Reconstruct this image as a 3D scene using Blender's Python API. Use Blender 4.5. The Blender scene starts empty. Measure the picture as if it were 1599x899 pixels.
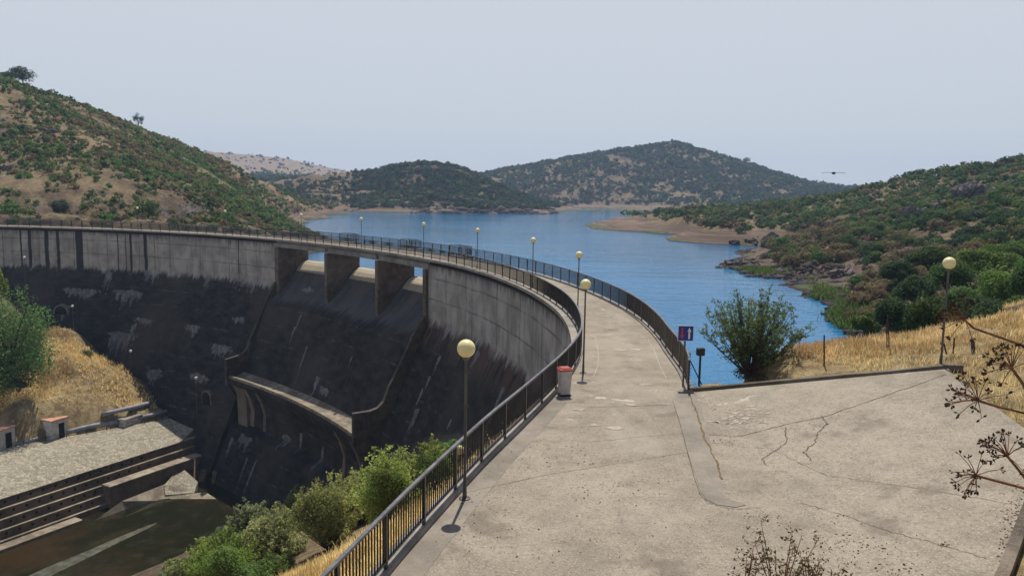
import bpy, bmesh, math, random
import numpy as np
from mathutils import Vector, Matrix

# ------------------------------------------------------------------ camera
SC = bpy.context.scene
COL = SC.collection
F, CX, CY = 1230.0, 799.5, 449.5          # focal length and centre in photo pixels
CAMH, PITCH, ROLL = 6.8, math.atan((449.5 - 300.0) / 1230.0), math.radians(1.0)
fwd = Vector((0, math.cos(PITCH), -math.sin(PITCH)))
up0 = Vector((0, math.sin(PITCH), math.cos(PITCH)))
rt0 = Vector((1, 0, 0))
rt = rt0 * math.cos(ROLL) + up0 * math.sin(ROLL)
upv = up0 * math.cos(ROLL) - rt0 * math.sin(ROLL)
cd = bpy.data.cameras.new('camera'); cam = bpy.data.objects.new('camera', cd); COL.objects.link(cam)
cam.matrix_world = Matrix(((rt.x, upv.x, -fwd.x, 0), (rt.y, upv.y, -fwd.y, 0), (rt.z, upv.z, -fwd.z, CAMH), (0, 0, 0, 1)))
cd.sensor_width = 36.0; cd.lens = 36.0 * F / 1599.0; cd.clip_start = 0.1; cd.clip_end = 20000
SC.camera = cam

# ------------------------------------------------------------------ sky, sun, exposure
SUN_EL, SUN_AZ = math.radians(65.0), math.radians(6.5)     # azimuth measured from +Y towards +X
world = bpy.data.worlds.new('World'); SC.world = world; world.use_nodes = True
wn = world.node_tree; wn.nodes.clear()
sky = wn.nodes.new('ShaderNodeTexSky'); sky.sky_type = 'NISHITA'; sky.sun_disc = False
sky.sun_elevation = SUN_EL; sky.sun_rotation = SUN_AZ; sky.altitude = 0; sky.air_density = 1.0; sky.dust_density = 1.0; sky.ozone_density = 1.0
bg = wn.nodes.new('ShaderNodeBackground'); bg.inputs['Strength'].default_value = 0.085
wo = wn.nodes.new('ShaderNodeOutputWorld')
tcn = wn.nodes.new('ShaderNodeTexCoord'); sxn = wn.nodes.new('ShaderNodeSeparateXYZ'); mrn = wn.nodes.new('ShaderNodeMapRange'); mrn.interpolation_type = 'SMOOTHSTEP'
wn.links.new(tcn.outputs['Generated'], sxn.inputs[0]); wn.links.new(sxn.outputs[2], mrn.inputs[0])
for _i, _v in enumerate((.22, .62, .96, .0)): mrn.inputs[_i + 1].default_value = _v       # pale summer haze low in the sky, clearer air above
mxn = wn.nodes.new('ShaderNodeMix'); mxn.data_type = 'RGBA'; wn.links.new(mrn.outputs[0], mxn.inputs[0]); wn.links.new(sky.outputs[0], mxn.inputs[6]); mxn.inputs[7].default_value = (6.75, 7.25, 7.9, 1)
wn.links.new(mxn.outputs[2], bg.inputs[0]); wn.links.new(bg.outputs[0], wo.inputs[0])
sl = bpy.data.lights.new('sun', 'SUN'); sl.energy = 4.5; sl.angle = math.radians(0.53); sl.color = (1.0, 0.94, 0.84)
sun = bpy.data.objects.new('sun', sl); COL.objects.link(sun); sun.location = (0, 50, 200)
sv = Vector((math.sin(SUN_AZ) * math.cos(SUN_EL), math.cos(SUN_AZ) * math.cos(SUN_EL), math.sin(SUN_EL)))
sun.rotation_euler = (-sv).to_track_quat('-Z', 'Y').to_euler()
SC.view_settings.view_transform = 'Standard'; SC.view_settings.look = 'None'
SC.view_settings.exposure = 0.12; SC.view_settings.gamma = 1.0; SC.view_settings.use_curve_mapping = False
SC.cycles.max_bounces = 6; SC.cycles.diffuse_bounces = 3; SC.cycles.transparent_max_bounces = 8
SC.cycles.volume_bounces = 0; SC.cycles.volume_step_rate = 10.0

rng = np.random.default_rng(7); random.seed(7)

# ------------------------------------------------------------------ measuring helpers
def ray(px, py):
    X, Z0 = (px - CX) / F, -(py - CY) / F
    d = rt * X + upv * Z0 + fwd
    return d / d.y
def at(px, py, Y):
    d = ray(px, py); return (d.x * Y, Y, CAMH + d.z * Y)
def onz(px, py, z):
    d = ray(px, py); t = (z - CAMH) / d.z; return (d.x * t, t, z)

# ------------------------------------------------------------------ noise
def _h(ix, iy, seed):
    n = (ix * 374761393 + iy * 668265263 + seed * 1442695041) & 0xffffffff
    n = ((n ^ (n >> 13)) * 1274126177) & 0xffffffff
    return ((n ^ (n >> 16)) & 0xffff) / 65535.0
def vnoise(x, y, seed=0):
    x = np.asarray(x, float); y = np.asarray(y, float)
    ix = np.floor(x).astype(np.int64); iy = np.floor(y).astype(np.int64)
    fx = x - ix; fy = y - iy; fx = fx * fx * (3 - 2 * fx); fy = fy * fy * (3 - 2 * fy)
    a, b = _h(ix, iy, seed), _h(ix + 1, iy, seed); c, d = _h(ix, iy + 1, seed), _h(ix + 1, iy + 1, seed)
    return (a * (1 - fx) + b * fx) * (1 - fy) + (c * (1 - fx) + d * fx) * fy
def fbm(x, y, o=4, seed=0):
    s = 0; a = 0.5
    for i in range(o):
        s = s + a * (vnoise(x * 2 ** i + 17.3 * i, y * 2 ** i + 9.1 * i, seed + i) * 2 - 1); a *= 0.5
    return s
def sstep(a, b, x):
    t = np.clip((x - a) / (b - a), 0, 1); return t * t * (3 - 2 * t)

# ------------------------------------------------------------------ dam plan: polar about the arch centre
CC = np.array([-89.775, 31.951])
_th = np.array([-24, -18, -14.8, -11.4, -9.5, -7.8, -4.9, -3.6, -1.06, .7, 3.1, 5, 8, 14, 20, 26, 34, 43, 50, 60, 75, 100.])
_rr = np.array([91.8, 90.2, 89.62, 89.62, 89.85, 90.15, 91.03, 91.5, 92.37, 92.86, 93.24, 93.5, 93.8, 94.0, 94.1, 94.0, 93.5, 93.1, 93.2, 93.6, 93.8, 93.8])
_tg = np.linspace(-24, 100, 2481); _rg = np.interp(_tg, _th, _rr)
_k = np.exp(-0.5 * (np.arange(-40, 41) / 14.0) ** 2); _k /= _k.sum()
_rg = np.convolve(np.pad(_rg, 40, mode='edge'), _k, 'valid')
def rad(th): return np.interp(th, _tg, _rg)
def pol(th, t=0.0, z=0.0):
    """point on the dam: angle th (deg), t metres downstream of the deck edge, height z"""
    r = rad(th) - t; a = np.radians(th)
    return (float(CC[0] + r * np.cos(a)), float(CC[1] + r * np.sin(a)), float(z))
def to_pol(x, y):
    dx, dy = np.asarray(x) - CC[0], np.asarray(y) - CC[1]
    th = np.degrees(np.arctan2(dy, dx)); return th, rad(th) - np.hypot(dx, dy)
def th_px(px, t, z):
    """angle where the arch offset by t shows at photo column px"""
    best = None
    for th in np.arange(5, 92, 0.02):
        p = pol(th, t, z); v = Vector(p) - Vector((0, 0, CAMH))
        w = v.dot(fwd); x = CX + F * v.dot(rt) / w
        if best is None or abs(x - px) < best[0]: best = (abs(x - px), th)
    return best[1]
BATT = 0.45
def face_t(z): return np.where(z > -6, 0.25, 0.25 + BATT * (-6 - z))
def face_hit(px, py):
    d = ray(px, py)
    Y = np.arange(30, 170, 0.05); x = d.x * Y; z = CAMH + d.z * Y
    th, t = to_pol(x, Y); s = t - face_t(z)
    i = np.where((s[:-1] > 0) & (s[1:] <= 0))[0]
    i = i[0] if len(i) else 0
    return float(th[i]), float(z[i])
DEG = 93.8 * math.pi / 180                      # metres of arc per degree

TH_L, TH_R = th_px(428, 0.6, -5), th_px(664, 0.6, -5)      # spillway jambs
PIERS = [th_px(508, 0.6, -4), th_px(587, 0.6, -4)]
print('spillway', TH_L, PIERS, TH_R)

LAKE, POOL = -6.0, -30.3
TILT = 0.16
def zplat(x): return np.maximum(0.0, TILT * (np.asarray(x, float) - 6.4))
def onplat(px, py):
    d = ray(px, py); lo = 5.0; hi = 60.0
    for _ in range(60):
        m = (lo + hi) / 2
        if CAMH + d.z * m > zplat(d.x * m): lo = m
        else: hi = m
    return (d.x * lo, lo, float(zplat(d.x * lo)))

# platform outline (metres), from the dam end round to the camera side
K0, K1 = onplat(1075, 611), onplat(1480, 575)
E1, E2 = onplat(1506, 600), onplat(1599, 668)
B1, B2 = onplat(1599, 790), onplat(1557, 899)
print('platform', K0, K1, E1, E2, B1, B2)
railp = [pol(t)[:2] for t in np.arange(-20, -2.79, 0.4)]
PLAT = railp + [(K0[0] - 0.35, K0[1]), K0[:2], K1[:2], E1[:2], E2[:2], (E2[0] + 8, E2[1] - 2.2), (E2[0] + 22, E2[1] - 5),
                (B1[0] + 22, B1[1] - 5), (B1[0] + 8, B1[1] - 1.6), (B1[0] + .8, B1[1] + .1), B1[:2], B2[:2], (B2[0] - 3, B2[1] - 3.4), (B2[0] - 7, B2[1] - 5.2), (-3, 6)]
def inpoly(x, y, P):
    x = np.asarray(x, float); y = np.asarray(y, float); r = np.zeros(x.shape, bool); n = len(P)
    for i in range(n):
        x1, y1 = P[i][:2]; x2, y2 = P[(i + 1) % n][:2]
        if y1 == y2: continue
        c = ((y1 > y) != (y2 > y)) & (x < (x2 - x1) * (y - y1) / (y2 - y1) + x1); r ^= c
    return r
def polydist(x, y, P):
    x = np.asarray(x, float); y = np.asarray(y, float); D = np.full(x.shape, 1e9); n = len(P)
    for i in range(n):
        x1, y1 = P[i][:2]; x2, y2 = P[(i + 1) % n][:2]
        dx, dy = x2 - x1, y2 - y1; L = dx * dx + dy * dy + 1e-9
        t = np.clip(((x - x1) * dx + (y - y1) * dy) / L, 0, 1)
        D = np.minimum(D, np.hypot(x - x1 - t * dx, y - y1 - t * dy))
    return np.where(inpoly(x, y, P), -D, D)

# paved bank and terraces by the stilling pool
H0, H1 = onz(0, 700, -24.6), onz(265, 653, -24.6)
T0, T1 = onz(0, 779, -26.0), onz(281, 690, -26.0)
ax = Vector((T1[0] - T0[0], T1[1] - T0[1], 0)).normalized(); nx = Vector((ax.y, -ax.x, 0))
hx = Vector((H1[0] - H0[0], H1[1] - H0[1], 0)).normalized()
print('bank', H0, H1, T0, T1, ax)
def tb(s, n, z):
    p = Vector(T0) + ax * s + nx * n; return (p.x, p.y, z)
TL = (Vector(T1) - Vector(T0)).length
H_far = Vector(H0) - hx * 38; T_far = Vector(T0) - ax * 38
PAVE = [H_far[:2], H0[:2], H1[:2], T1[:2], T0[:2], T_far[:2]]
TERR = [T_far[:2], T1[:2], tb(TL + 3, 0, 0)[:2], tb(TL + 3, 2.5, 0)[:2], tb(TL - 9, 4.5, 0)[:2], tb(-38, 4.5, 0)[:2]]

# ------------------------------------------------------------------ terrain: anchors (x, y, z)
A = []
def an(px, py, Y): A.append(at(px, py, Y))
def shore(px, py): A.append(onz(px, py, LAKE))
def xyz(*P):
    for p in P: A.append(p)
# camera bank
xyz((0, 0, 5.2), (0, 3, 4.2), (0, 6, 2.5), (0, 9, .9), (-6, 3, 3.5), (6, 4, 3.9), (3, 8, 1.3), (10, 0, 6), (-10, 0, 3.0), (0, -8, 7), (14, -6, 9), (-14, -8, 4))
xyz((9, 9, 2.6), (12, 12, 2.6), (16, 8, 4.2), (25, 5, 6.5), (22, 0, 8), (40, 0, 12))
# platform support
for x, y in ((-1, 12), (-.5, 17), (1, 22), (3, 26), (4, 15), (6, 21), (9, 26), (12, 22), (15, 29), (8, 17), (17, 30)): A.append((x, y, float(zplat(x)) - .1))
xyz((20, 30, 2.6), (24, 26, 3.6), (30, 20, 5.5), (20, 22, 2.2), (35, 30, 6.5), (50, 20, 10), (28, 12, 5.0))
# grass strip and hump right of the dam end
an(1110, 608, 28.0); an(1160, 592, 30.0); an(1200, 582, 31.5); an(1250, 570, 33); an(1300, 558, 34.5); an(1400, 544, 36); an(1500, 530, 37.5); an(1599, 520, 36)
an(1599, 478, 44); an(1520, 505, 42); an(1440, 522, 40); an(1350, 545, 37)
xyz((8.2, 27.2, .1), (10, 27.6, .45), (12, 28, .8), (13.5, 28.5, 1.0), (12, 38, -5.5), (9, 38, -9)); xyz((8, 30, -3.5), (8, 34, -7), (11, 36, -5), (14, 40, -7), (12, 48, -10), (20, 44, -6), (25, 50, -6.8), (8.5, 27.6, -1.0))

for p in ((1330, 520), (1312, 508), (1298, 490), (1268, 466), (1228, 446), (1186, 428), (1140, 414), (1158, 400), (1195, 386), (1185, 378), (1120, 372), (1060, 366), (1000, 362), (962, 356), (945, 350), (962, 345), (1000, 333.5)):
    shore(*p)
# right hillside
an(1345, 470, 95); an(1330, 440, 115); an(1280, 430, 125); an(1220, 400, 150); an(1230, 375, 200); an(1400, 470, 75); an(1450, 440, 82); an(1520, 430, 80); an(1599, 420, 75)
an(1599, 350, 120); an(1500, 350, 140); an(1400, 350, 160); an(1320, 360, 170); an(1300, 330, 230); an(1250, 350, 215); an(1200, 355, 232)
an(1060, 349, 262); an(1120, 353, 238); an(1165, 356, 222); an(1000, 347, 290); an(962, 346, 318); an(1030, 338, 330); an(1150, 332, 300); an(1220, 322, 310)
an(1599, 290, 190); an(1500, 300, 210); an(1400, 305, 240)
an(1599, 256, 240); an(1540, 262, 245); an(1500, 270, 250); an(1440, 281, 260); an(1400, 286, 275); an(1345, 306, 290); an(1290, 313, 310); an(1240, 317, 330); an(1180, 320, 350); an(1100, 326, 360); an(1040, 329, 365); an(980, 338, 345)
an(1599, 300, 330); an(1440, 315, 360); an(1290, 325, 400); an(1180, 328, 420)
an(1900, 240, 160); an(1900, 180, 260); an(2300, 100, 200); an(2300, 400, 60); an(1850, 420, 60); an(2600, 200, 120); an(1900, 330, 90)
# lake bed
xyz((15, 60, -12), (0, 80, -14), (20, 100, -13), (0, 150, -14), (30, 160, -11), (-30, 150, -14), (-60, 160, -11), (20, 220, -13), (-30, 250, -13), (0, 350, -12), (60, 400, -9), (-60, 350, -11), (30, 500, -8), (120, 560, -8), (45, 300, -9))
# big hill
for p in ((862, 330.2), (900, 329), (960, 327.5), (1000, 326.5)): shore(*p)
an(780, 324, 720); an(990, 322, 740); an(1100, 318, 700)
an(765, 277, 850); an(830, 263, 870); an(900, 249, 890); an(980, 236, 900); an(1030, 228, 905); an(1052, 223, 905); an(1085, 232, 905); an(1160, 255, 890); an(1230, 277, 880); an(1300, 300, 880); an(1400, 300, 900); an(900, 290, 800); an(1050, 280, 800); an(1180, 290, 780)
an(1050, 262, 1100); an(900, 275, 1100); an(1250, 290, 1100); an(700, 290, 1000); an(1500, 290, 1200); an(1800, 250, 1000)
# peninsula hill
for p in ((500, 330.5), (560, 331), (640, 332.3), (700, 333), (760, 333.5), (820, 333), (858, 332)): shore(*p)
an(490, 274, 580); an(530, 271, 575); an(560, 272, 570); an(600, 264, 560); an(640, 258, 552); an(675, 257, 550); an(710, 263, 548); an(750, 280, 545); an(790, 300, 535); an(830, 320, 525); an(858, 328, 500)
an(560, 305, 500); an(650, 300, 490); an(730, 310, 490); an(600, 320, 460)
an(640, 290, 700); an(560, 290, 700); an(760, 310, 640)
# far pale hill
an(200, 222, 1500); an(262, 229, 1500); an(330, 238, 1500); an(400, 243, 1500); an(450, 249, 1500); an(500, 260, 1520); an(545, 268, 1550); an(620, 280, 1500)
an(300, 262, 1100); an(400, 270, 1000); an(480, 282, 850); an(350, 285, 700); an(440, 300, 560); an(-200, 200, 1500); an(300, 270, 1900); an(500, 275, 1900)
an(1100, 296, 1900); an(1600, 296, 1900); an(700, 290, 1600)
# left hillside
for p in ((486, 331), (478, 336), (462, 344), (466, 352), (474, 362)): shore(*p)
an(0, 133, 205); an(45, 150, 208); an(100, 176, 212); an(150, 198, 218); an(200, 214, 225); an(250, 232, 235); an(300, 250, 250); an(350, 266, 270); an(400, 282, 300); an(440, 297, 340); an(480, 315, 400)
an(0, 200, 185); an(0, 270, 165); an(0, 335, 148); an(100, 300, 160); an(100, 340, 146); an(200, 290, 170); an(200, 350, 142); an(300, 310, 180); an(300, 356, 140); an(400, 330, 200); an(380, 355, 150); an(430, 345, 200); an(450, 330, 300); an(440, 358, 165)
an(-300, 60, 200); an(-300, 330, 140); an(-700, 0, 180); an(-700, 320, 120); an(-300, 200, 170); an(-900, 380, 90); an(-1200, 200, 120)
an(0, 190, 330); an(200, 250, 360); an(400, 290, 450); an(-300, 150, 330)
# downstream valley: toe of the dam, both banks
for px, py in ((860, 640), (800, 690), (700, 690), (640, 735), (560, 790)):
    th, z = face_hit(px, py); A.append(pol(th, float(face_t(np.array(z))) - .2, z)); A.append(pol(th, -1.5, z - 3))
for th, z in ((45, -31), (50, -30), (54, -24), (58, -21.6), (64, -21), (70, -19), (76, -16.5), (83, -11), (90, -4)):
    A.append(pol(th, float(face_t(np.array(z))) + .5, z)); A.append(pol(th, 0, z - 2))
xyz(pol(98, 5, 3), pol(98, 15, 1))
for th in (12, 20, 30, 40, 50, 60): A.append(pol(th, -9, -13))
for th in (68, 76, 84, 92): A.append(pol(th, -9, -1.5 + (th - 68) * .12))
xyz((-2.0, 31, -7.0)); xyz((-4.5, 20, -3.0), (-3.2, 16, -1.6), (-4.5, 12, -1.2), (-2.0, 24, -3.2), (-8, 30, -8.5), (-2.3, 34, -7.7), (-1.8, 38, -9.5), (-7, 24, -6), (-14, 45, -15), (-22, 60, -22), (-30, 72, -28), (-5, 50, -13), (-12, 62, -19), (-10, 15, -5.5), (-18, 30, -14), (-30, 50, -24), (-38, 62, -30), (-14, 8, -5), (-25, 20, -14), (-45, 40, -26), (-60, 50, -29), (-30, 0, -8), (-60, 20, -22))
xyz((-50, 70, -32.5), (-44, 80, -32.8), (-40, 86, -32.3), (-60, 60, -32), (-36, 78, -31.8), (-80, 45, -31))
an(0, 565, 108); an(60, 620, 99); an(0, 642, 94); an(130, 556, 108); an(200, 630, 104); an(222, 622, 106); an(105, 532, 111); an(150, 560, 107); an(60, 560, 106); an(40, 590, 103)
an(113, 513, 114); an(203, 583, 110); an(306, 622, 103); an(-200, 600, 95); an(-200, 500, 105); an(-500, 500, 90); an(-500, 350, 110); an(0, 480, 116)
xyz((H0[0] - 3, H0[1] + 3, -24.4), (H1[0] - 2, H1[1] + 3, -24.3), (H_far[0], H_far[1] + 3, -24), (-85, 70, -23), (-110, 60, -14), (-140, 40, 0), (-120, 100, -8))

A = np.array(A)
_au = np.arctan2(A[:, 0], A[:, 1] + 12) * 1.0; _av = np.log(np.hypot(A[:, 0], A[:, 1] + 12))
_aw = A[:, 2] / np.exp(_av)
def _phi(d2): return np.sqrt(d2 + 0.02 ** 2)
_K = _phi((_au[:, None] - _au[None]) ** 2 + (_av[:, None] - _av[None]) ** 2) + np.eye(len(A)) * -1e-3
_W = np.linalg.solve(_K, _aw)
def base_z(x, y):
    x = np.asarray(x, float).ravel(); y = np.asarray(y, float).ravel(); out = np.empty(x.shape)
    for i in range(0, len(x), 20000):
        u = np.arctan2(x[i:i + 20000], y[i:i + 20000] + 12); r = np.hypot(x[i:i + 20000], y[i:i + 20000] + 12) + 1e-6; v = np.log(r)
        out[i:i + 20000] = (_phi((u[:, None] - _au[None]) ** 2 + (v[:, None] - _av[None]) ** 2) @ _W) * r
    return out
def ground(x, y):
    x = np.asarray(x, float); sh = x.shape; x = x.ravel(); y = np.asarray(y, float).ravel()
    z = base_z(x, y); r = np.hypot(x, y)
    lk = sstep(-9, -3, z - 0) * 0 + 1
    amp = np.clip(r * 0.006, 0.06, 3.0)
    z = z + amp * fbm(x / np.clip(r * .09, 3, 60).mean() * 1.0, y / 12.0, 4, 3) * 1.0 + np.clip(r * .002, .03, .6) * fbm(x / 2.3, y / 2.3, 3, 11)
    # rocky gullies on the slopes
    g = np.abs(fbm(x / 38.0, y / 38.0, 3, 21)); z = z - np.clip((r - 150) / 300, 0, 1) * 3.0 * (1 - sstep(0, .14, g)) * (z > -3)
    # the dam footprint
    th, t = to_pol(x, y)
    on = (th > -2.5) & (th < 100) & (t > -4.4) & (t < .8)
    z = np.where(on, np.minimum(z, -1.6), z)
    inface = (th > 4) & (th < 82) & (t > -4.4) & (t < 3.0); z = np.where(inface, np.minimum(z, -7), z)
    up = (th > 3.6) & (th < 62) & (t <= -3.6) & (t > -14); z = np.where(up, np.minimum(z, -9), z)
    # the spillway side stays clear of the ground
    sp = (th > TH_R - 2) & (th < TH_L + 2) & (t > 0) & (t < 11.5); z = np.where(sp, np.minimum(z, -29), z)
    # flat built areas
    pd = polydist(x, y, PLAT); zp = zplat(x)
    w = sstep(1.6, 0.0, pd); z = z * (1 - w) + (zp - .14) * w
    left = (x < 6) & (pd > 0) & (th < -1) & (y > 6) & (t > 0); z = np.where(left, np.minimum(z, -.35 - .55 * t), z)
    dp = polydist(x, y, PAVE); w = sstep(1.5, 0, dp); z = z * (1 - w) + (-25.9 - .6 * sstep(0, 3, -dp)) * w
    pit = (th > TH_L - 4) & (th < 66) & (t > 0) & (t < 15) & (x > -60); z = np.where(pit, np.minimum(z, -25.6 + 2.4 * sstep(56, 65, th) + 9 * sstep(-47, -57, x)), z)
    dt = polydist(x, y, TERR); z = np.where(dt < 0.3, np.minimum(z, -31.5), z)
    pool = (dt >= .3) & (((x - T0[0]) * nx.x + (y - T0[1]) * nx.y) > 3) & (x < -36) & (y < 96) & (((x - T0[0]) * nx.x + (y - T0[1]) * nx.y) < 17)
    z = np.where(pool, np.minimum(z, -31.2), z)
    return z.reshape(sh)
def gz(x, y): return float(ground(np.array([x]), np.array([y]))[0])
def ghit(px, py, y0=12, y1=1600):
    d = ray(px, py); Y = np.exp(np.linspace(math.log(y0), math.log(y1), 2500)); z = CAMH + d.z * Y
    s = z - ground(d.x * Y, Y); i = np.where((s[:-1] > 0) & (s[1:] <= 0))[0]
    if not len(i): return None
    Yh = Y[i[0]]; return (d.x * Yh, Yh, float(z[i[0]]))

# ------------------------------------------------------------------ object helpers
def tag(o, label=None, cat=None, group=None, kind=None):
    if label: o['label'] = label
    if cat: o['category'] = cat
    if group: o['group'] = group
    if kind: o['kind'] = kind
    return o
def empty(name, loc, label, cat, group=None, rz=0):
    o = bpy.data.objects.new(name, None); COL.objects.link(o); o.location = loc; o.rotation_euler = (0, 0, rz); o.empty_display_size = .3
    return tag(o, label, cat, group)
def link(name, me, mat, parent=None, loc=None):
    o = bpy.data.objects.new(name, me); COL.objects.link(o)
    if mat is not None and len(me.materials) == 0: me.materials.append(mat)
    if parent is not None:
        o.parent = parent
        if loc is None: o.matrix_parent_inverse = Matrix.Translation(-Vector(parent.location)) if parent.rotation_euler.z == 0 else Matrix.Identity(4)
    if loc is not None: o.location = loc
    return o
class MB:
    def __init__(s): s.v = []; s.f = []
    def add(s, vs, fs):
        n = len(s.v); s.v += [tuple(v) for v in vs]; s.f += [tuple(i + n for i in f) for f in fs]; return s
    def hexa(s, b, t):            # bottom quad and top quad, same winding seen from above (ccw)
        return s.add(list(b) + list(t), [(3, 2, 1, 0), (4, 5, 6, 7), (0, 1, 5, 4), (1, 2, 6, 5), (2, 3, 7, 6), (3, 0, 4, 7)])
    def box(s, c, d, rz=0, bev=0):
        x, y, z = [q / 2 for q in d]; cs, sn = math.cos(rz), math.sin(rz)
        P = lambda a, b, e: (c[0] + a * cs - b * sn, c[1] + a * sn + b * cs, c[2] + e)
        if bev <= 0: return s.hexa([P(-x, -y, -z), P(x, -y, -z), P(x, y, -z), P(-x, y, -z)], [P(-x, -y, z), P(x, -y, z), P(x, y, z), P(-x, y, z)])
        k = bev; rings = []
        for zz, ins in ((-z, k), (-z + k, 0), (z - k, 0), (z, k)):
            xx, yy = x - ins, y - ins; q = k * .6
            rings.append([P(-xx + q, -yy, zz), P(xx - q, -yy, zz), P(xx, -yy + q, zz), P(xx, yy - q, zz), P(xx - q, yy, zz), P(-xx + q, yy, zz), P(-xx, yy - q, zz), P(-xx, -yy + q, zz)])
        vs = sum(rings, []); fs = [tuple(range(7, -1, -1)), tuple(range(24, 32))]
        for r in range(3):
            for i in range(8): fs.append((r * 8 + i, r * 8 + (i + 1) % 8, r * 8 + 8 + (i + 1) % 8, r * 8 + 8 + i))
        return s.add(vs, fs)
    def bar(s, a, b, w, h):
        a, b = Vector(a), Vector(b); d = (b - a).normalized(); u = Vector((0, 0, 1))
        if abs(d.z) > .99: u = Vector((0, 1, 0))
        r = d.cross(u).normalized() * w / 2; u = r.cross(d).normalized() * h / 2
        return s.add([a - r - u, a + r - u, a + r + u, a - r + u, b - r - u, b + r - u, b + r + u, b - r + u], [(0, 1, 2, 3), (7, 6, 5, 4), (0, 4, 5, 1), (1, 5, 6, 2), (2, 6, 7, 3), (3, 7, 4, 0)])
    def tube(s, P, R, n=6, cap=True):
        rings = []
        for i, p in enumerate(P):
            p = Vector(p); d = (Vector(P[min(i + 1, len(P) - 1)]) - Vector(P[max(i - 1, 0)])).normalized()
            u = Vector((1, 0, 0)) if abs(d.x) < .9 else Vector((0, 1, 0)); a = d.cross(u).normalized(); b = d.cross(a)
            r = R[i] if hasattr(R, '__len__') else R
            rings += [p + a * math.cos(2 * math.pi * k / n) * r + b * math.sin(2 * math.pi * k / n) * r for k in range(n)]
        fs = []
        for i in range(len(P) - 1):
            for k in range(n): fs.append((i * n + k, i * n + (k + 1) % n, i * n + n + (k + 1) % n, i * n + n + k))
        if cap: fs.append(tuple(range(n - 1, -1, -1))); fs.append(tuple(range((len(P) - 1) * n, len(P) * n)))
        return s.add(rings, fs)
    def lathe(s, c, prof, n=16):
        vs = []; fs = []
        for r, z in prof: vs += [(c[0] + r * math.cos(2 * math.pi * k / n), c[1] + r * math.sin(2 * math.pi * k / n), c[2] + z) for k in range(n)]
        for i in range(len(prof) - 1):
            for k in range(n): fs.append((i * n + k, i * n + (k + 1) % n, i * n + n + (k + 1) % n, i * n + n + k))
        fs.append(tuple(range(n - 1, -1, -1))); fs.append(tuple(range((len(prof) - 1) * n, len(prof) * n)))
        return s.add(vs, fs)
    def build(s, name, mat, parent=None, loc=None, smooth=False):
        me = bpy.data.meshes.new(name); me.from_pydata([tuple(v) for v in s.v], [], s.f); me.validate()
        bm = bmesh.new(); bm.from_mesh(me); bmesh.ops.recalc_face_normals(bm, faces=bm.faces); bm.to_mesh(me); bm.free()
        if smooth: me.polygons.foreach_set('use_smooth', [True] * len(me.polygons))
        return link(name, me, mat, parent, loc)
def np_mesh(name, V, Q, mat, col=None, parent=None, loc=None, smooth=False):
    me = bpy.data.meshes.new(name); V = np.ascontiguousarray(V, np.float32); Q = np.ascontiguousarray(Q, np.int32); k = Q.shape[1]
    me.vertices.add(len(V)); me.vertices.foreach_set('co', V.ravel())
    me.loops.add(Q.size); me.loops.foreach_set('vertex_index', Q.ravel())
    me.polygons.add(len(Q)); me.polygons.foreach_set('loop_start', np.arange(0, Q.size, k, dtype=np.int32))
    try: me.polygons.foreach_set('loop_total', np.full(len(Q), k, np.int32))
    except Exception: pass
    if smooth: me.polygons.foreach_set('use_smooth', np.ones(len(Q), bool))
    me.update(calc_edges=True)
    if col is not None:
        a = me.attributes.new('col', 'FLOAT_COLOR', 'POINT'); c = np.ones((len(V), 4), np.float32); c[:, :3] = col; a.data.foreach_set('color', c.ravel())
    return link(name, me, mat, parent, loc)

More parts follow.
